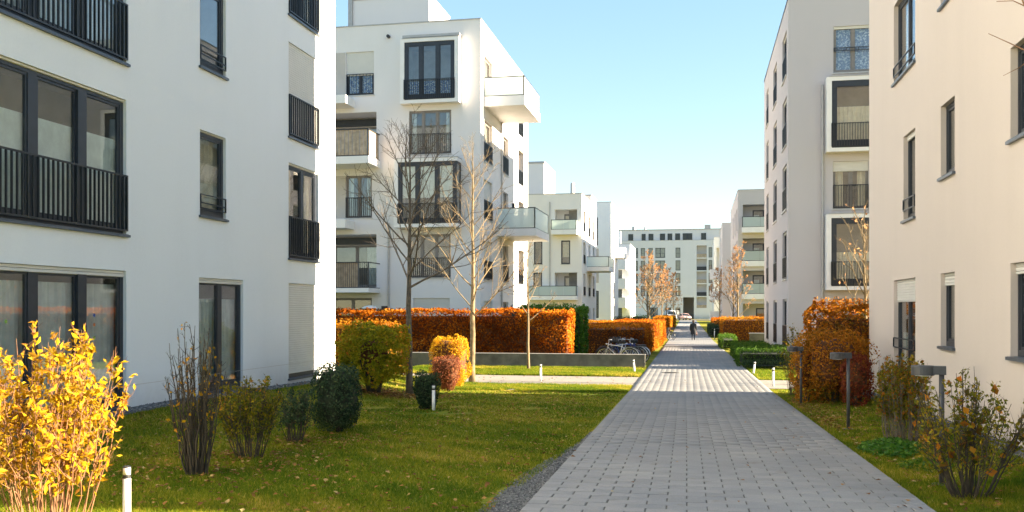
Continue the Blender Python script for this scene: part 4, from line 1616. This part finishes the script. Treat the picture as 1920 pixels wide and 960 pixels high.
def shrub(label, x, y, H, Rx, bark, leafmat_, leaves, leaf, nst=26, ntw=6, r0=.011, seed=1, base=.12, vase=.6, name='shrub', lmin=.25, aspect=.55, flat=.25, droop=.3, twl=.35, cat='shrub', group=None, extra=None):
    random.seed(seed)
    zb = gz(x, y)
    root = thing(name, label, cat, (x, y, zb), group)
    cb = MB()
    tips = []
    for i in range(nst):
        a = R(0, 6.283)
        rr = math.sqrt(random.random())
        top = H * (1 - flat * random.random() - .35 * max(0, rr - .6))
        tx, ty = x + math.cos(a) * rr * Rx, y + math.sin(a) * rr * Rx
        bx, by = x + math.cos(a) * base * rr, y + math.sin(a) * base * rr
        pts = []
        n = 7
        for j in range(n + 1):
            t = j / n
            k = t ** vase if vase >= 1 else t ** (1 / (2 - vase)) if vase < .5 else t ** .85
            pts.append(Vector((bx + (tx - bx) * k + R(-.02, .02), by + (ty - by) * k + R(-.02, .02), zb - .03 + top * t)))
        rb = r0 * R(.6, 1.2)
        cb.tube(pts, [rb * (1 - .7 * j / n) for j in range(n + 1)], 5, False)
        tips.append((pts, .4))
        for s in range(ntw):
            ts = R(.3, .97)
            p, d = lerp_at(pts, ts)
            tp_ = curve_pts(p, side_dir(d, math.radians(R(20, 60))), H * twl * R(.3, 1) * (1.2 - ts), 4, .16, .10)
            cb.tube(tp_, [rb * .45, rb * .38, rb * .3, rb * .22, rb * .14], 3, False)
            tips.append((tp_, 1))
            if random.random() < .6:
                p, d = lerp_at(tp_, R(.3, .8))
                t2 = curve_pts(p, side_dir(d, math.radians(R(25, 60))), H * twl * .3 * R(.4, 1), 2, .15, .1)
                cb.tube(t2, [rb * .25, rb * .2, rb * .12], 3, False)
                tips.append((t2, 1))
    link('stems', cb.mesh('stems'), M[bark], root)
    if leaves:
        P = []
        guard = 0
        while len(P) < leaves and guard < leaves * 20:
            guard += 1
            pts, w = random.choice(tips)
            if random.random() > w:
                continue
            p, d = lerp_at(pts, random.random())
            if (p.z - zb) / H < lmin * random.random() * 2:
                continue
            P.append((p.x + R(-.03, .03), p.y + R(-.03, .03), p.z + R(-.03, .02)))
        P = np.array(P)
        tint = .5 + .2 * smooth_noise(P, 3, seed) + .25 * RNG.normal(size=len(P))
        link('foliage', leafmesh('foliage', P, leaf, tint, aspect=aspect, droop=droop), M[leafmat_], root)
    if extra:
        mt, cnt, sz = extra
        P = []
        for i in range(cnt):
            pts, w = random.choice(tips)
            p, d = lerp_at(pts, R(.1, .8))
            P.append((p.x, p.y, p.z))
        link('caught_leaves', leafmesh('caught_leaves', P, sz, aspect=.8), M[mt], root)
    return root


def ball(label, x, y, H, Rx, Ry, mat, leaves, leaf, core='twig_core', seed=1, name='shrub', pw=2.6, cat='shrub', zlift=0.0, amp=.08, bark='bark_dark', stems=10, corek=.78, group=None, taper=0.0, tbias=.0):
    """clipped dense shrub: leaves in a thick shell over a twiggy core"""
    random.seed(seed)
    zb = gz(x, y)
    root = thing(name, label, cat, (x, y, zb), group)
    cz = zb + zlift + (H - zlift) / 2
    Rz = (H - zlift) / 2
    v = RNG.normal(size=(leaves, 3))
    v /= np.linalg.norm(v, axis=1)[:, None]
    v = np.sign(v) * np.abs(v) ** (2 / pw)
    v /= np.maximum(1e-6, (np.abs(v) ** pw).sum(1) ** (1 / pw))[:, None]
    rr = 1 - np.abs(RNG.normal(0, .13, leaves)) + amp * smooth_noise(v * 2, 2.2, seed) + .5 * amp * smooth_noise(v * 2, 6, seed + 1)
    p = v * rr[:, None]
    tp_ = 1 - taper * np.clip(-p[:, 2], -1, 1) * .5 - taper * .25
    P = np.stack([x + p[:, 0] * Rx * tp_, y + p[:, 1] * Ry * tp_, cz + p[:, 2] * Rz], 1)
    P[:, 2] = np.maximum(P[:, 2], zb + .02)
    keep = RNG.random(leaves) > np.clip(.5 * smooth_noise(P, 7.0 / max(Rx, .4), seed + 2) - .15, 0, .7)
    P, v2 = P[keep], v[keep]
    tint = .45 + tbias + .22 * smooth_noise(P, 2.5, seed + 3) + .22 * RNG.normal(size=len(P))
    link('foliage', leafmesh('foliage', P, leaf, tint, v2, .4, .6), M[mat], root)
    # core
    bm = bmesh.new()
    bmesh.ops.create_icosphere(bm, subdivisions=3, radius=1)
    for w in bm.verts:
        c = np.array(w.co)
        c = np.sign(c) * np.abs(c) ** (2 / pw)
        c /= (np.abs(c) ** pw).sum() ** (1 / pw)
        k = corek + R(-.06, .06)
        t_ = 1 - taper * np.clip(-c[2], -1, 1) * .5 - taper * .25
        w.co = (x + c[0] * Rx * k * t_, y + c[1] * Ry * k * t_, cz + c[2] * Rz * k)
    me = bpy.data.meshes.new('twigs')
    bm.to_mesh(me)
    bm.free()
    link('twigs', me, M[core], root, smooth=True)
    cb = MB()
    for i in range(stems):
        a = R(0, 6.28)
        q = R(0, .55)
        cb.tube([(x + math.cos(a) * q * Rx * .35, y + math.sin(a) * q * Ry * .35, zb - .04), (x + math.cos(a) * q * Rx, y + math.sin(a) * q * Ry, cz)], [.016, .010], 5)
    link('stems', cb.mesh('stems'), M[bark], root)
    return root


# left lawn
shrub('tall sunlit shrub with bright yellow leaves in the near left corner', -5.30, 6.95, 1.80, .60, 'bark_tan', 'lf_yellow', 3200, .078, nst=54, ntw=16, r0=.007, seed=51, base=.24, lmin=.06, aspect=.40, flat=.3, twl=.28)
shrub('pruned dark stemmed shrub with few yellow leaves on the lawn', -5.71, 10.05, 1.80, .36, 'bark_dark', 'lf_gold', 130, .06, nst=52, ntw=8, r0=.011, seed=52, base=.10, flat=.25, twl=.20, lmin=.2)
shrub('low twiggy shrub with olive yellow leaves next to the pruned shrub', -5.78, 11.51, 1.22, .46, 'bark_dark', 'lf_olive', 3000, .045, nst=40, ntw=12, r0=.008, seed=53, base=.16, lmin=.15, flat=.3)
shrub('loose dark green shrub beside the dense green bush', -5.88, 13.15, .92, .32, 'bark_dark', 'lf_dkgreen', 1700, .045, nst=26, ntw=9, r0=.008, seed=54, base=.12, lmin=.05, flat=.25)
ball('dense dark green evergreen bush before the white building corner', -5.81, 14.62, 1.13, .38, .42, 'lf_dkgreen', 5200, .045, 'twig_core_g', 55, pw=2.8)
ball('leafy yellow green shrub beside the bare dark tree', -7.75, 21.9, 1.68, .86, .70, 'lf_yg', 9500, .08, 'twig_core', 56, pw=2.8, zlift=.30, amp=.2, corek=.38, stems=22, tbias=.06)
ball('clipped golden yellow round shrub in the sun', -7.0, 26.2, 1.46, .56, .54, 'lf_gold', 7000, .052, 'twig_core', 57, pw=3.8, tbias=.1, corek=.8)
ball('clipped reddish brown round shrub in front of the golden one', -6.69, 24.75, .97, .44, .42, 'lf_redbrown', 4200, .042, 'twig_core', 58, pw=2.6, taper=.6, amp=.1)
ball('small dark green bush beside the white bollard light', -5.6, 19.1, .80, .29, .30, 'lf_dkgreen', 3400, .045, 'twig_core_g', 59, pw=2.3, taper=.35, amp=.13)

# right verge
shrub('spreading twiggy shrub with sparse yellow leaves by the near lamp', 2.66, 10.22, 1.36, .60, 'bark_dark', 'lf_olive', 2100, .048, nst=44, ntw=13, r0=.009, seed=61, base=.12, lmin=.1, flat=.35, extra=('lf_mixed', 60, .11))
shrub('upright brown green shrub between the two post lamps', 2.95, 14.75, 1.40, .40, 'bark_grey', 'lf_olive', 5200, .045, nst=70, ntw=8, r0=.007, seed=62, base=.26, lmin=.0, flat=.2, twl=.22, extra=('lf_mixed', 1500, .05))
hedge('tall copper and gold hedge at the far corner of the cream building', 2.68, 6.8, 25.15, 25.95, 2.2, 'lf_mixed', 680, .08, amp=.17, soft=.42, edge=.7)
ball('loose rust coloured bush in front of the copper hedge', 3.0, 22.4, 1.72, .74, 1.0, 'lf_mixed', 8000, .06, 'twig_core', 63, pw=2.5, corek=.66, amp=.2)
ball('dark wine red bush at the foot of the copper hedge', 3.25, 20.9, 1.15, .34, .4, 'lf_wine', 2600, .055, 'twig_core', 64, pw=2.4, corek=.6, amp=.16)
ball('rounded orange bush leaning from the copper hedge to the path', 2.45, 22.95, 1.6, .36, .72, 'lf_beech2', 2600, .06, 'twig_core', 65, pw=2.4, corek=.6, amp=.14)
shrub('leggy half bare bush at the far end of the copper hedge', 2.42, 25.2, 1.9, .36, 'bark_dark', 'lf_olive', 800, .06, nst=26, ntw=7, r0=.008, seed=66, base=.15)


def groundcover(label, cx, cy, rx, ry, n, mat, leaf, h, name='ground_cover'):
    P = []
    for i in range(n):
        a, q = R(0, 6.28), math.sqrt(random.random())
        x, y = cx + math.cos(a) * q * rx, cy + math.sin(a) * q * ry
        P.append((x, y, gz(x, y) + .03 + h * random.random() * (1 - q * q * .8)))
    o = link(name, leafmesh(name, P, leaf, nrm=np.tile([0, 0, 1.], (n, 1)), nmix=.5, aspect=.6), M[mat])
    return tag(o, label, 'plant', None, 'stuff')


groundcover('low dark green leafy plant at the foot of the upright shrub', 2.62, 13.9, .42, .75, 900, 'lf_laurel', .075, .16, 'leafy_plant')
groundcover('small leafy weeds beside the near post lamp', 2.75, 12.3, .35, .5, 220, 'lf_green', .06, .08, 'leafy_plant')

# far shrubs
for lb, x, y, h, rx, mt, sd_ in (('bright green rounded shrub in front of the far blocks', -6.6, 108, 2.0, 1.6, 'lf_green', 71), ('dark green rounded shrub beside the bright green one', -8.3, 106, 1.9, 1.4, 'lf_dkgreen', 72),
                                 ('dark shrub behind the right orange hedge', 2.6, 84, 1.6, .8, 'lf_dkgreen', 73), ('round rusty shrub by the far right path edge', 2.5, 101, 1.6, .9, 'lf_beech2', 74),
                                 ('dark green shrub rising over the long copper hedge', -8.2, 42, 2.5, 1.0, 'lf_dkgreen', 75)):
    ball(lb, x, y, h, rx, rx, mt, 1600, .12, 'twig_core_g' if 'green' in mt else 'twig_core', sd_)


# ------------------------------------------------------------------ lamps and bollards
def bollard(label, x, y, h=.52, tilt=(0, 0), style=0):
    zb = gz(x, y)
    root = thing('bollard_light', label, 'bollard', (x, y, zb), 'white bollard lights on the lawns')
    root.rotation_euler = (tilt[0], tilt[1], 0)
    r = .034
    b = MB()
    b.lathe([(r, -.1), (r, h * .80)], 16)
    link('post', b.mesh('post'), M['white_metal'], root, (0, 0, 0), True)
    b = MB()
    b.lathe([(r + .001, h * .80), (r + .001, h * .86)], 16)
    link('band', b.mesh('band'), M['black_metal'], root, (0, 0, 0))
    b = MB()
    b.lathe([(r - .002, h * .86), (r - .002, h * .975)], 16)
    link('lens', b.mesh('lens'), M['white_metal'], root, (0, 0, 0), True)
    b = MB()
    b.lathe([(r + .001, h * .975), (r + .001, h * .99), (r * .7, h)], 16)
    link('cap', b.mesh('cap'), M['black_metal'], root, (0, 0, 0))


bollard('white bollard light in front of the bright yellow shrub', -4.84, 7.35, .53)
bollard('white bollard light beside the small dark green bush', -5.38, 18.85, .53)
bollard('white bollard light standing in the sunny side path edge', -4.81, 28.94, .56)
bollard('leaning white bollard light before the end of the concrete wall', -2.25, 34.0, .50, (.03, -.08))
bollard('leaning white bollard light beside the low green hedges', 1.88, 34.2, .46, (.0, .13))
bollard('white bollard light at the corner of the copper hedge', 2.12, 28.3, .57)
bollard('white bollard light by the far bicycles', -2.75, 88, .95)
bollard('white bollard light in the far right hedge', 1.35, 84, .95)


def postlamp(label, x, y, rz):
    zb = gz(x, y)
    root = thing('post_lamp', label, 'lamp', (x, y, zb), 'grey post lamps beside the path', rz)
    b = MB()
    b.lathe([(.028, -.1), (.028, 1.30)], 14)
    link('post', b.mesh('post'), M['lamp_grey'], root, (0, 0, 0), True)
    b = MB()
    b.lathe([(.10, 0), (.10, .012), (.05, .016)], 18)
    link('base_plate', b.mesh('base_plate'), M['lamp_grey'], root, (0, 0, 0))
    # flat rounded head on a cantilever
    bm = bmesh.new()
    n = 24
    ring = []
    for k in range(n):
        t = 2 * math.pi * k / n
        ring.append((-.19 + .12 * math.cos(t), .10 * math.sin(t)))
    vs0 = [bm.verts.new((a, c, 1.205)) for a, c in ring]
    vs1 = [bm.verts.new((a, c, 1.30)) for a, c in ring]
    vs2 = [bm.verts.new((-.19 + (a + .19) * .94, c * .94, 1.312)) for a, c in ring]
    for k in range(n):
        k2 = (k + 1) % n
        bm.faces.new((vs0[k], vs0[k2], vs1[k2], vs1[k]))
        bm.faces.new((vs1[k], vs1[k2], vs2[k2], vs2[k]))
    bm.faces.new(vs2)
    bm.faces.new(vs0[::-1])
    me = bpy.data.meshes.new('lamp_head')
    bm.to_mesh(me)
    bm.free()
    link('lamp_head', me, M['lamp_grey'], root, (0, 0, 0))
    b = MB()
    b.box(-.10, .045, -.052, .052, 1.215, 1.309)
    link('bracket', b.mesh('bracket'), M['lamp_grey'], root, (0, 0, 0))
    b = MB()
    b.lathe([(.08, 0), (.08, .006)], 18, (-.19, 0, 1.197))
    link('lens', b.mesh('lens'), M['lamp_lens'], root, (0, 0, 0))


postlamp('grey post lamp in front of the copper hedge', 2.51, 16.96, math.radians(10))
postlamp('nearest grey post lamp rising through the twiggy shrub', 2.62, 11.1, math.radians(-12))
postlamp('grey post lamp half hidden at the far end of the copper hedge', 2.27, 22.2, math.radians(5))

# patio heater in front of the pale block
ht = thing('patio_heater', 'white capped patio heater behind the long copper hedge', 'heater', (-16.0, 44.6, -.48))
b = MB()
b.lathe([(.25, 0), (.25, .35), (.05, .5), (.035, .52), (.035, 1.9), (.09, 1.95), (.11, 2.35), (.09, 2.4)], 14)
link('stand', b.mesh('stand'), M['black_metal'], ht, (0, 0, 0), True)
b = MB()
b.lathe([(.42, 2.40), (.42, 2.43), (.25, 2.52), (.06, 2.56)], 18)
link('cap', b.mesh('cap'), M['white_metal'], ht, (0, 0, 0), True)


# ------------------------------------------------------------------ bicycles
def bicycle(label, x, y, rz, col, lean=0.06, basket=False):
    zb = gz(x, y) + .0
    root = thing('bicycle', label, 'bicycle', (x, y, zb), 'bicycles parked along the path', rz)
    root.rotation_euler = (lean, 0, rz)
    for wx in (-.53, .53):
        ty = MB()
        ns, nr = 28, 6
        for i in range(ns):
            t = 2 * math.pi * i / ns
            for k in range(nr):
                q = 2 * math.pi * k / nr
                rr = .335 + .022 * math.cos(q)
                ty.v.append((wx + rr * math.cos(t), .02 * math.sin(q), .36 + rr * math.sin(t)))
        for i in range(ns):
            for k in range(nr):
                ty.f.append((i * nr + k, ((i + 1) % ns) * nr + k, ((i + 1) % ns) * nr + (k + 1) % nr, i * nr + (k + 1) % nr))
        wh = link('wheel', ty.mesh('wheel'), M['rubber'], root, (0, 0, 0), True)
        sp = MB()
        sp.tube([(wx, -.035, .36), (wx, .035, .36)], .025, 8)
        for i in range(14):
            t = 2 * math.pi * i / 14
            sp.tube([(wx, (.02 if i % 2 else -.02), .36), (wx + .315 * math.cos(t), 0, .36 + .315 * math.sin(t))], .003, 3, False)
        for i in range(28):
            t, t2 = 2 * math.pi * i / 28, 2 * math.pi * (i + 1) / 28
            sp.tube([(wx + .312 * math.cos(t), 0, .36 + .312 * math.sin(t)), (wx + .312 * math.cos(t2), 0, .36 + .312 * math.sin(t2))], .012, 4, False)
        link('rim', sp.mesh('rim'), M['silver'], wh, (0, 0, 0))
        gd = MB()
        pts = [(wx + .385 * math.cos(t), 0, .36 + .385 * math.sin(t)) for t in np.linspace(math.radians(10 if wx < 0 else 35), math.radians(175), 12)]
        gd.tube(pts, .02, 5)
        link('mudguard', gd.mesh('mudguard'), M['silver'] if random.random() < .5 else M['bike_black'], root, (0, 0, 0))
    fr = MB()
    bb, seat, head, hb = (-.08, 0, .32), (-.22, 0, .82), (.36, 0, .86), (.39, 0, .74)
    rear, front = (-.53, 0, .36), (.53, 0, .36)
    fr.tube([bb, (-.24, 0, .90)], .017, 8)
    fr.tube([(-.21, 0, .78), head], .016, 8)
    fr.tube([bb, hb], .019, 8)
    fr.tube([(.355, 0, .90), hb], .02, 8)
    for s in (-.045, .045):
        fr.tube([bb, (-.53, s, .36)], .010, 6)
        fr.tube([(-.215, 0, .8), (-.53, s, .36)], .009, 6)
    link('frame', fr.mesh('frame'), M[col], root, (0, 0, 0), True)
    fk = MB()
    for s in (-.045, .045):
        fk.tube([hb, (.44, s, .62), (.53, s, .36)], .012, 6)
    link('fork', fk.mesh('fork'), M[col], root, (0, 0, 0), True)
    h = MB()
    h.tube([(.355, 0, .88), (.34, 0, 1.02)], .014, 6)
    h.tube([(.22, -.29, 1.06), (.33, -.22, 1.05), (.37, 0, 1.03), (.33, .22, 1.05), (.22, .29, 1.06)], .012, 6)
    link('handlebar', h.mesh('handlebar'), M['silver'], root, (0, 0, 0))
    s_ = MB()
    s_.tube([(-.36, 0, .955), (-.30, 0, .965), (-.18, 0, .955), (-.07, 0, .945)], [.05, .085, .05, .022], 8)
    link('saddle', s_.mesh('saddle'), M['rubber'], root, (0, 0, 0), True)
    c = MB()
    c.tube([(-.08, -.05, .32), (-.08, .05, .32)], .085, 16)
    c.tube([(-.08, .06, .32), (.02, .07, .2)], .010, 5)
    c.tube([(-.08, -.06, .32), (-.18, -.07, .44)], .010, 5)
    c.box(-.03, .07, .07, .16, .19, .21)
    c.box(-.23, -.13, -.16, -.07, .43, .45)
    link('crankset', c.mesh('crankset'), M['bike_black'], root, (0, 0, 0))
    rk = MB()
    rk.box(-.72, -.30, -.06, .06, .765, .78)
    rk.tube([(-.66, .05, .765), (-.53, .05, .36)], .006, 4)
    rk.tube([(-.66, -.05, .765), (-.53, -.05, .36)], .006, 4)
    link('luggage_rack', rk.mesh('luggage_rack'), M['bike_black'], root, (0, 0, 0))
    lp = MB()
    lp.tube([(.40, 0, .88), (.47, 0, .88)], [.02, .035], 8)
    link('headlight', lp.mesh('headlight'), M['lamp_lens'], root, (0, 0, 0))
    if basket:
        b = MB()
        b.box(.42, .72, -.17, .17, .90, .91)
        for (a0, a1, b0, b1) in ((.42, .43, -.17, .17), (.71, .72, -.17, .17), (.43, .71, -.17, -.16), (.43, .71, .16, .17)):
            b.box(a0, a1, b0, b1, .91, 1.12)
        link('basket', b.mesh('basket'), M['bike_black'], root, (0, 0, 0))


random.seed(80)
bicycle('white framed bicycle at the front of the row by the concrete wall', -3.35, 39.6, math.pi, 'bike_white', .05)
bicycle('blue bicycle second in the row behind the concrete wall', -3.2, 40.2, 0.04, 'bike_blue', -.05)
bicycle('black bicycle with basket in the row by the copper hedge', -3.05, 40.85, math.pi - .05, 'bike_black', .04, True)
bicycle('navy bicycle fourth in the row before the copper hedge', -3.15, 41.5, .03, 'bike_navy', .05)
bicycle('bright blue bicycle with basket last in the row before the copper hedge', -3.0, 42.2, math.pi, 'bike_blue', -.04, True)
bicycle('grey white bicycle leaning behind the blue one by the concrete wall', -3.45, 40.5, 0.1, 'bike_white', -.08)
bicycle('dark blue bicycle squeezed between the others in the row', -2.95, 41.15, 3.0, 'bike_blue', .07)
bicycle('dark bicycle standing alone by the far copper hedge block', -2.75, 80.5, .2, 'bike_black', .05, True)
bicycle('blue bicycle at the path edge beyond the dark one', -2.9, 82.2, 2.9, 'bike_navy', .05)


# ------------------------------------------------------------------ person with a bag
def person(x, y, rz):
    zb = gz(x, y) + .036
    root = thing('person', 'person in a long dark coat walking along the sunny path', 'person', (x, y, zb), None, rz)
    bm = bmesh.new()
    sk = bm.verts.layers.skin.verify()

    def vert(co, r, r2=None):
        v = bm.verts.new(co)
        v[sk].radius = (r, r2 or r)
        return v
    k = 1.0
    pel = vert((0, 0, .88), .125, .10)
    pel[sk].use_root = True
    chest = vert((0, .0, 1.20), .145, .10)
    sh = vert((0, 0, 1.36), .12, .085)
    neck = vert((0, .01, 1.45), .052)
    h1 = vert((0, .02, 1.53), .075, .085)
    h2 = vert((0, .02, 1.62), .072, .085)
    for a, b in ((pel, chest), (chest, sh), (sh, neck), (neck, h1), (h1, h2)):
        bm.edges.new((a, b))
    for s, st in ((-1, .12), (1, -.10)):
        hip = vert((s * .085, 0, .82), .095, .10)
        kn = vert((s * .09, st * .9, .47), .062)
        an = vert((s * .09, st * .8 - .05 * (1 if st < 0 else 0), .09), .042)
        to = vert((s * .095, st * .8 + .15, .045), .036, .03)
        for a, b in ((pel, hip), (hip, kn), (kn, an), (an, to)):
            bm.edges.new((a, b))
        sho = vert((s * .18, 0, 1.34), .065)
        el = vert((s * .235, -.05 - st * .4, 1.06), .046)
        wr = vert((s * .23, .02 - st * .7, .83), .033)
        ha = vert((s * .225, .05 - st * .7, .74), .034, .022)
        for a, b in ((sh, sho), (sho, el), (el, wr), (wr, ha)):
            bm.edges.new((a, b))
    me = bpy.data.meshes.new('body')
    bm.to_mesh(me)
    bm.free()
    m, t, b = newmat('body_cloth_and_skin')
    gm = N(t, 'ShaderNodeNewGeometry')
    tc = N(t, 'ShaderNodeTexCoord')
    sp = N(t, 'ShaderNodeSeparateXYZ')
    t.links.new(tc.outputs['Object'], sp.inputs[0])
    t.links.new(ramp(t, sp.outputs['Z'], [(0, (.02, .015, .012)), (.12, (.018, .02, .032)), (.71, (.018, .02, .032)), (.72, (.42, .24, .17)), (.8, (.42, .24, .17)), (.801, (.02, .022, .028)), (1, (.02, .022, .028))]), b.inputs['Base Color'])
    b.inputs['Roughness'].default_value = .8
    o = link('body', me, m, root, (0, 0, 0))
    o.modifiers.new('skin', 'SKIN').use_smooth_shade = True
    s = o.modifiers.new('sub', 'SUBSURF')
    s.levels = s.render_levels = 2
    # face and head skin
    b = MB()
    b.lathe([(.03, -.115), (.062, -.09), (.083, -.03), (.086, .03), (.07, .085), (.03, .11)], 14, (0, .045, 1.56))
    link('head', b.mesh('head'), M['skin'], root, (0, 0, 0), True)
    b = MB()
    b.lathe([(.06, -.09), (.092, -.04), (.1, .03), (.085, .09), (.04, .125)], 14, (0, .005, 1.575))
    link('hair', b.mesh('hair'), M['hair'], root, (0, 0, 0), True)
    # open-bottomed coat
    b = MB()
    prof_ = [(.235, .155, .50), (.225, .15, .62), (.205, .145, .85), (.18, .13, 1.02), (.195, .135, 1.2), (.2, .125, 1.33), (.12, .09, 1.42), (.07, .065, 1.46)]
    n = 18
    for i, (rx, ry, z) in enumerate(prof_):
        for q in range(n):
            t_ = 2 * math.pi * q / n
            fl = 1 + .05 * math.sin(t_ * 4) * max(0, 1 - i / 3)
            b.v.append((rx * fl * math.cos(t_), ry * fl * math.sin(t_), z))
    for i in range(len(prof_) - 1):
        for q in range(n):
            b.f.append((i * n + q, i * n + (q + 1) % n, (i + 1) * n + (q + 1) % n, (i + 1) * n + q))
    for s, st in ((-1, .12), (1, -.10)):
        b.tube([(s * .16, 0, 1.36), (s * .20, -.01, 1.30), (s * .24, -.05 - st * .4, 1.06), (s * .232, .015 - st * .7, .84)], [.075, .078, .064, .052], 10)
    link('coat', b.mesh('coat'), M['cloth_black'], root, (0, 0, 0), True)
    return zb


zp = person(-.44, 80.36, 0)
bag = thing('handbag', 'dark red handbag held by the walking person', 'bag', (-.19, 80.48, zp + .42))
b = MB()
b.lathe([(.10, .0), (.13, .03), (.125, .2), (.09, .27), (.05, .275)], 12)
for i, v in enumerate(b.v):
    b.v[i] = (v[0] * .55, v[1] * 1.25, v[2])
link('bag_body', b.mesh('bag_body'), M['leather'], bag, (0, 0, 0), True)
b = MB()
b.tube([(0, -.08, .26), (0, -.05, .34), (0, 0, .365), (0, .05, .34), (0, .08, .26)], .009, 6)
link('handle', b.mesh('handle'), M['leather'], bag, (0, 0, 0))


# ------------------------------------------------------------------ vehicles at the far end
def vehicle(name, label, cat, x, y, rz, L, W, prof_, mat, wheels, glass, Hh):
    zb = gz(x, y)
    root = thing(name, label, cat, (x, y, zb), None, rz)
    bm = bmesh.new()
    lft, rgt = [], []
    for (px, pz) in prof_:
        tk = 1 - .16 * max(0, (pz - Hh * .55) / (Hh * .45))
        lft.append(bm.verts.new((px, -W / 2 * tk, pz)))
        rgt.append(bm.verts.new((px, W / 2 * tk, pz)))
    n = len(prof_)
    for i in range(n):
        j = (i + 1) % n
        bm.faces.new((lft[i], lft[j], rgt[j], rgt[i]))
    bm.faces.new(lft[::-1])
    bm.faces.new(rgt)
    bmesh.ops.bevel(bm, geom=bm.edges[:], offset=.05, segments=2, affect='EDGES', clamp_overlap=True)
    me = bpy.data.meshes.new('body')
    bm.to_mesh(me)
    bm.free()
    link('body', me, M[mat], root, (0, 0, 0), True)
    for wx in wheels:
        for s in (-1, 1):
            b = MB()
            b.tube([(wx, s * (W / 2 - .2), .33), (wx, s * (W / 2 + .02), .33)], .33, 20)
            w = link('wheel', b.mesh('wheel'), M['rubber'], root, (0, 0, 0))
            b = MB()
            b.tube([(wx, s * (W / 2 + .02), .33), (wx, s * (W / 2 + .03), .33)], .2, 16)
            link('rim', b.mesh('rim'), M['silver'], w, (0, 0, 0))
    for nm, q in glass:
        b = MB()
        b.quad(*q)
        link(nm, b.mesh(nm), M['dark_glass'], root, (0, 0, 0))
    for s in (-1, 1):
        b = MB()
        b.box(L / 2 - .06, L / 2 + .03, s * W * .36 - .16, s * W * .36 + .16, .62, .82)
        link('headlight', b.mesh('headlight'), M['lamp_lens'], root, (0, 0, 0))
    b = MB()
    b.box(L / 2 - .02, L / 2 + .07, -W * .47, W * .47, .28, .5)
    link('bumper', b.mesh('bumper'), M['black_metal'], root, (0, 0, 0))


vp = [(-2.5, .3), (2.4, .3), (2.48, .6), (2.42, .98), (1.75, 1.18), (1.15, 2.0), (.9, 2.12), (-2.45, 2.12), (-2.5, 1.2)]
gl = [('windscreen', [(1.78, -.82, 1.20), (1.78, .82, 1.20), (1.20, .70, 1.96), (1.20, -.70, 1.96)])]
for s in (-1, 1):
    gl.append(('side_window', [(1.5, s * .975, 1.22), (.3, s * .975, 1.22), (.3, s * .88, 1.9), (1.05, s * .88, 1.9)]))
vehicle('delivery_van', 'white van parked before the passage of the far block', 'van', -5.9, 205, math.radians(-80), 5, 1.9, vp, 'van_white', (-1.6, 1.55), gl, 2.12)
cp = [(-2.0, .28), (2.0, .28), (2.08, .55), (1.98, .78), (1.0, .92), (.45, 1.38), (-.9, 1.46), (-1.75, 1.0), (-2.05, .9)]
gl = [('windscreen', [(1.03, -.68, .94), (1.03, .68, .94), (.50, .60, 1.37), (.50, -.60, 1.37)])]
for s in (-1, 1):
    gl.append(('side_window', [(.75, s * .855, .95), (-1.4, s * .855, .98), (-.9, s * .78, 1.38), (.4, s * .78, 1.34)]))
vehicle('parked_car', 'pale rose small car parked next to the van', 'car', -3.0, 208, math.radians(-70), 4.1, 1.7, cp, 'car_rose', (-1.25, 1.3), gl, 1.46)

# the road the vehicles stand on
strip('road', mottled('asphalt', (.05, .05, .052), .2, 4, .9), [200.0, 205, 210, 216], lambda y: -60, lambda y: 40, .05, 8, label='asphalt road in front of the far closing block')
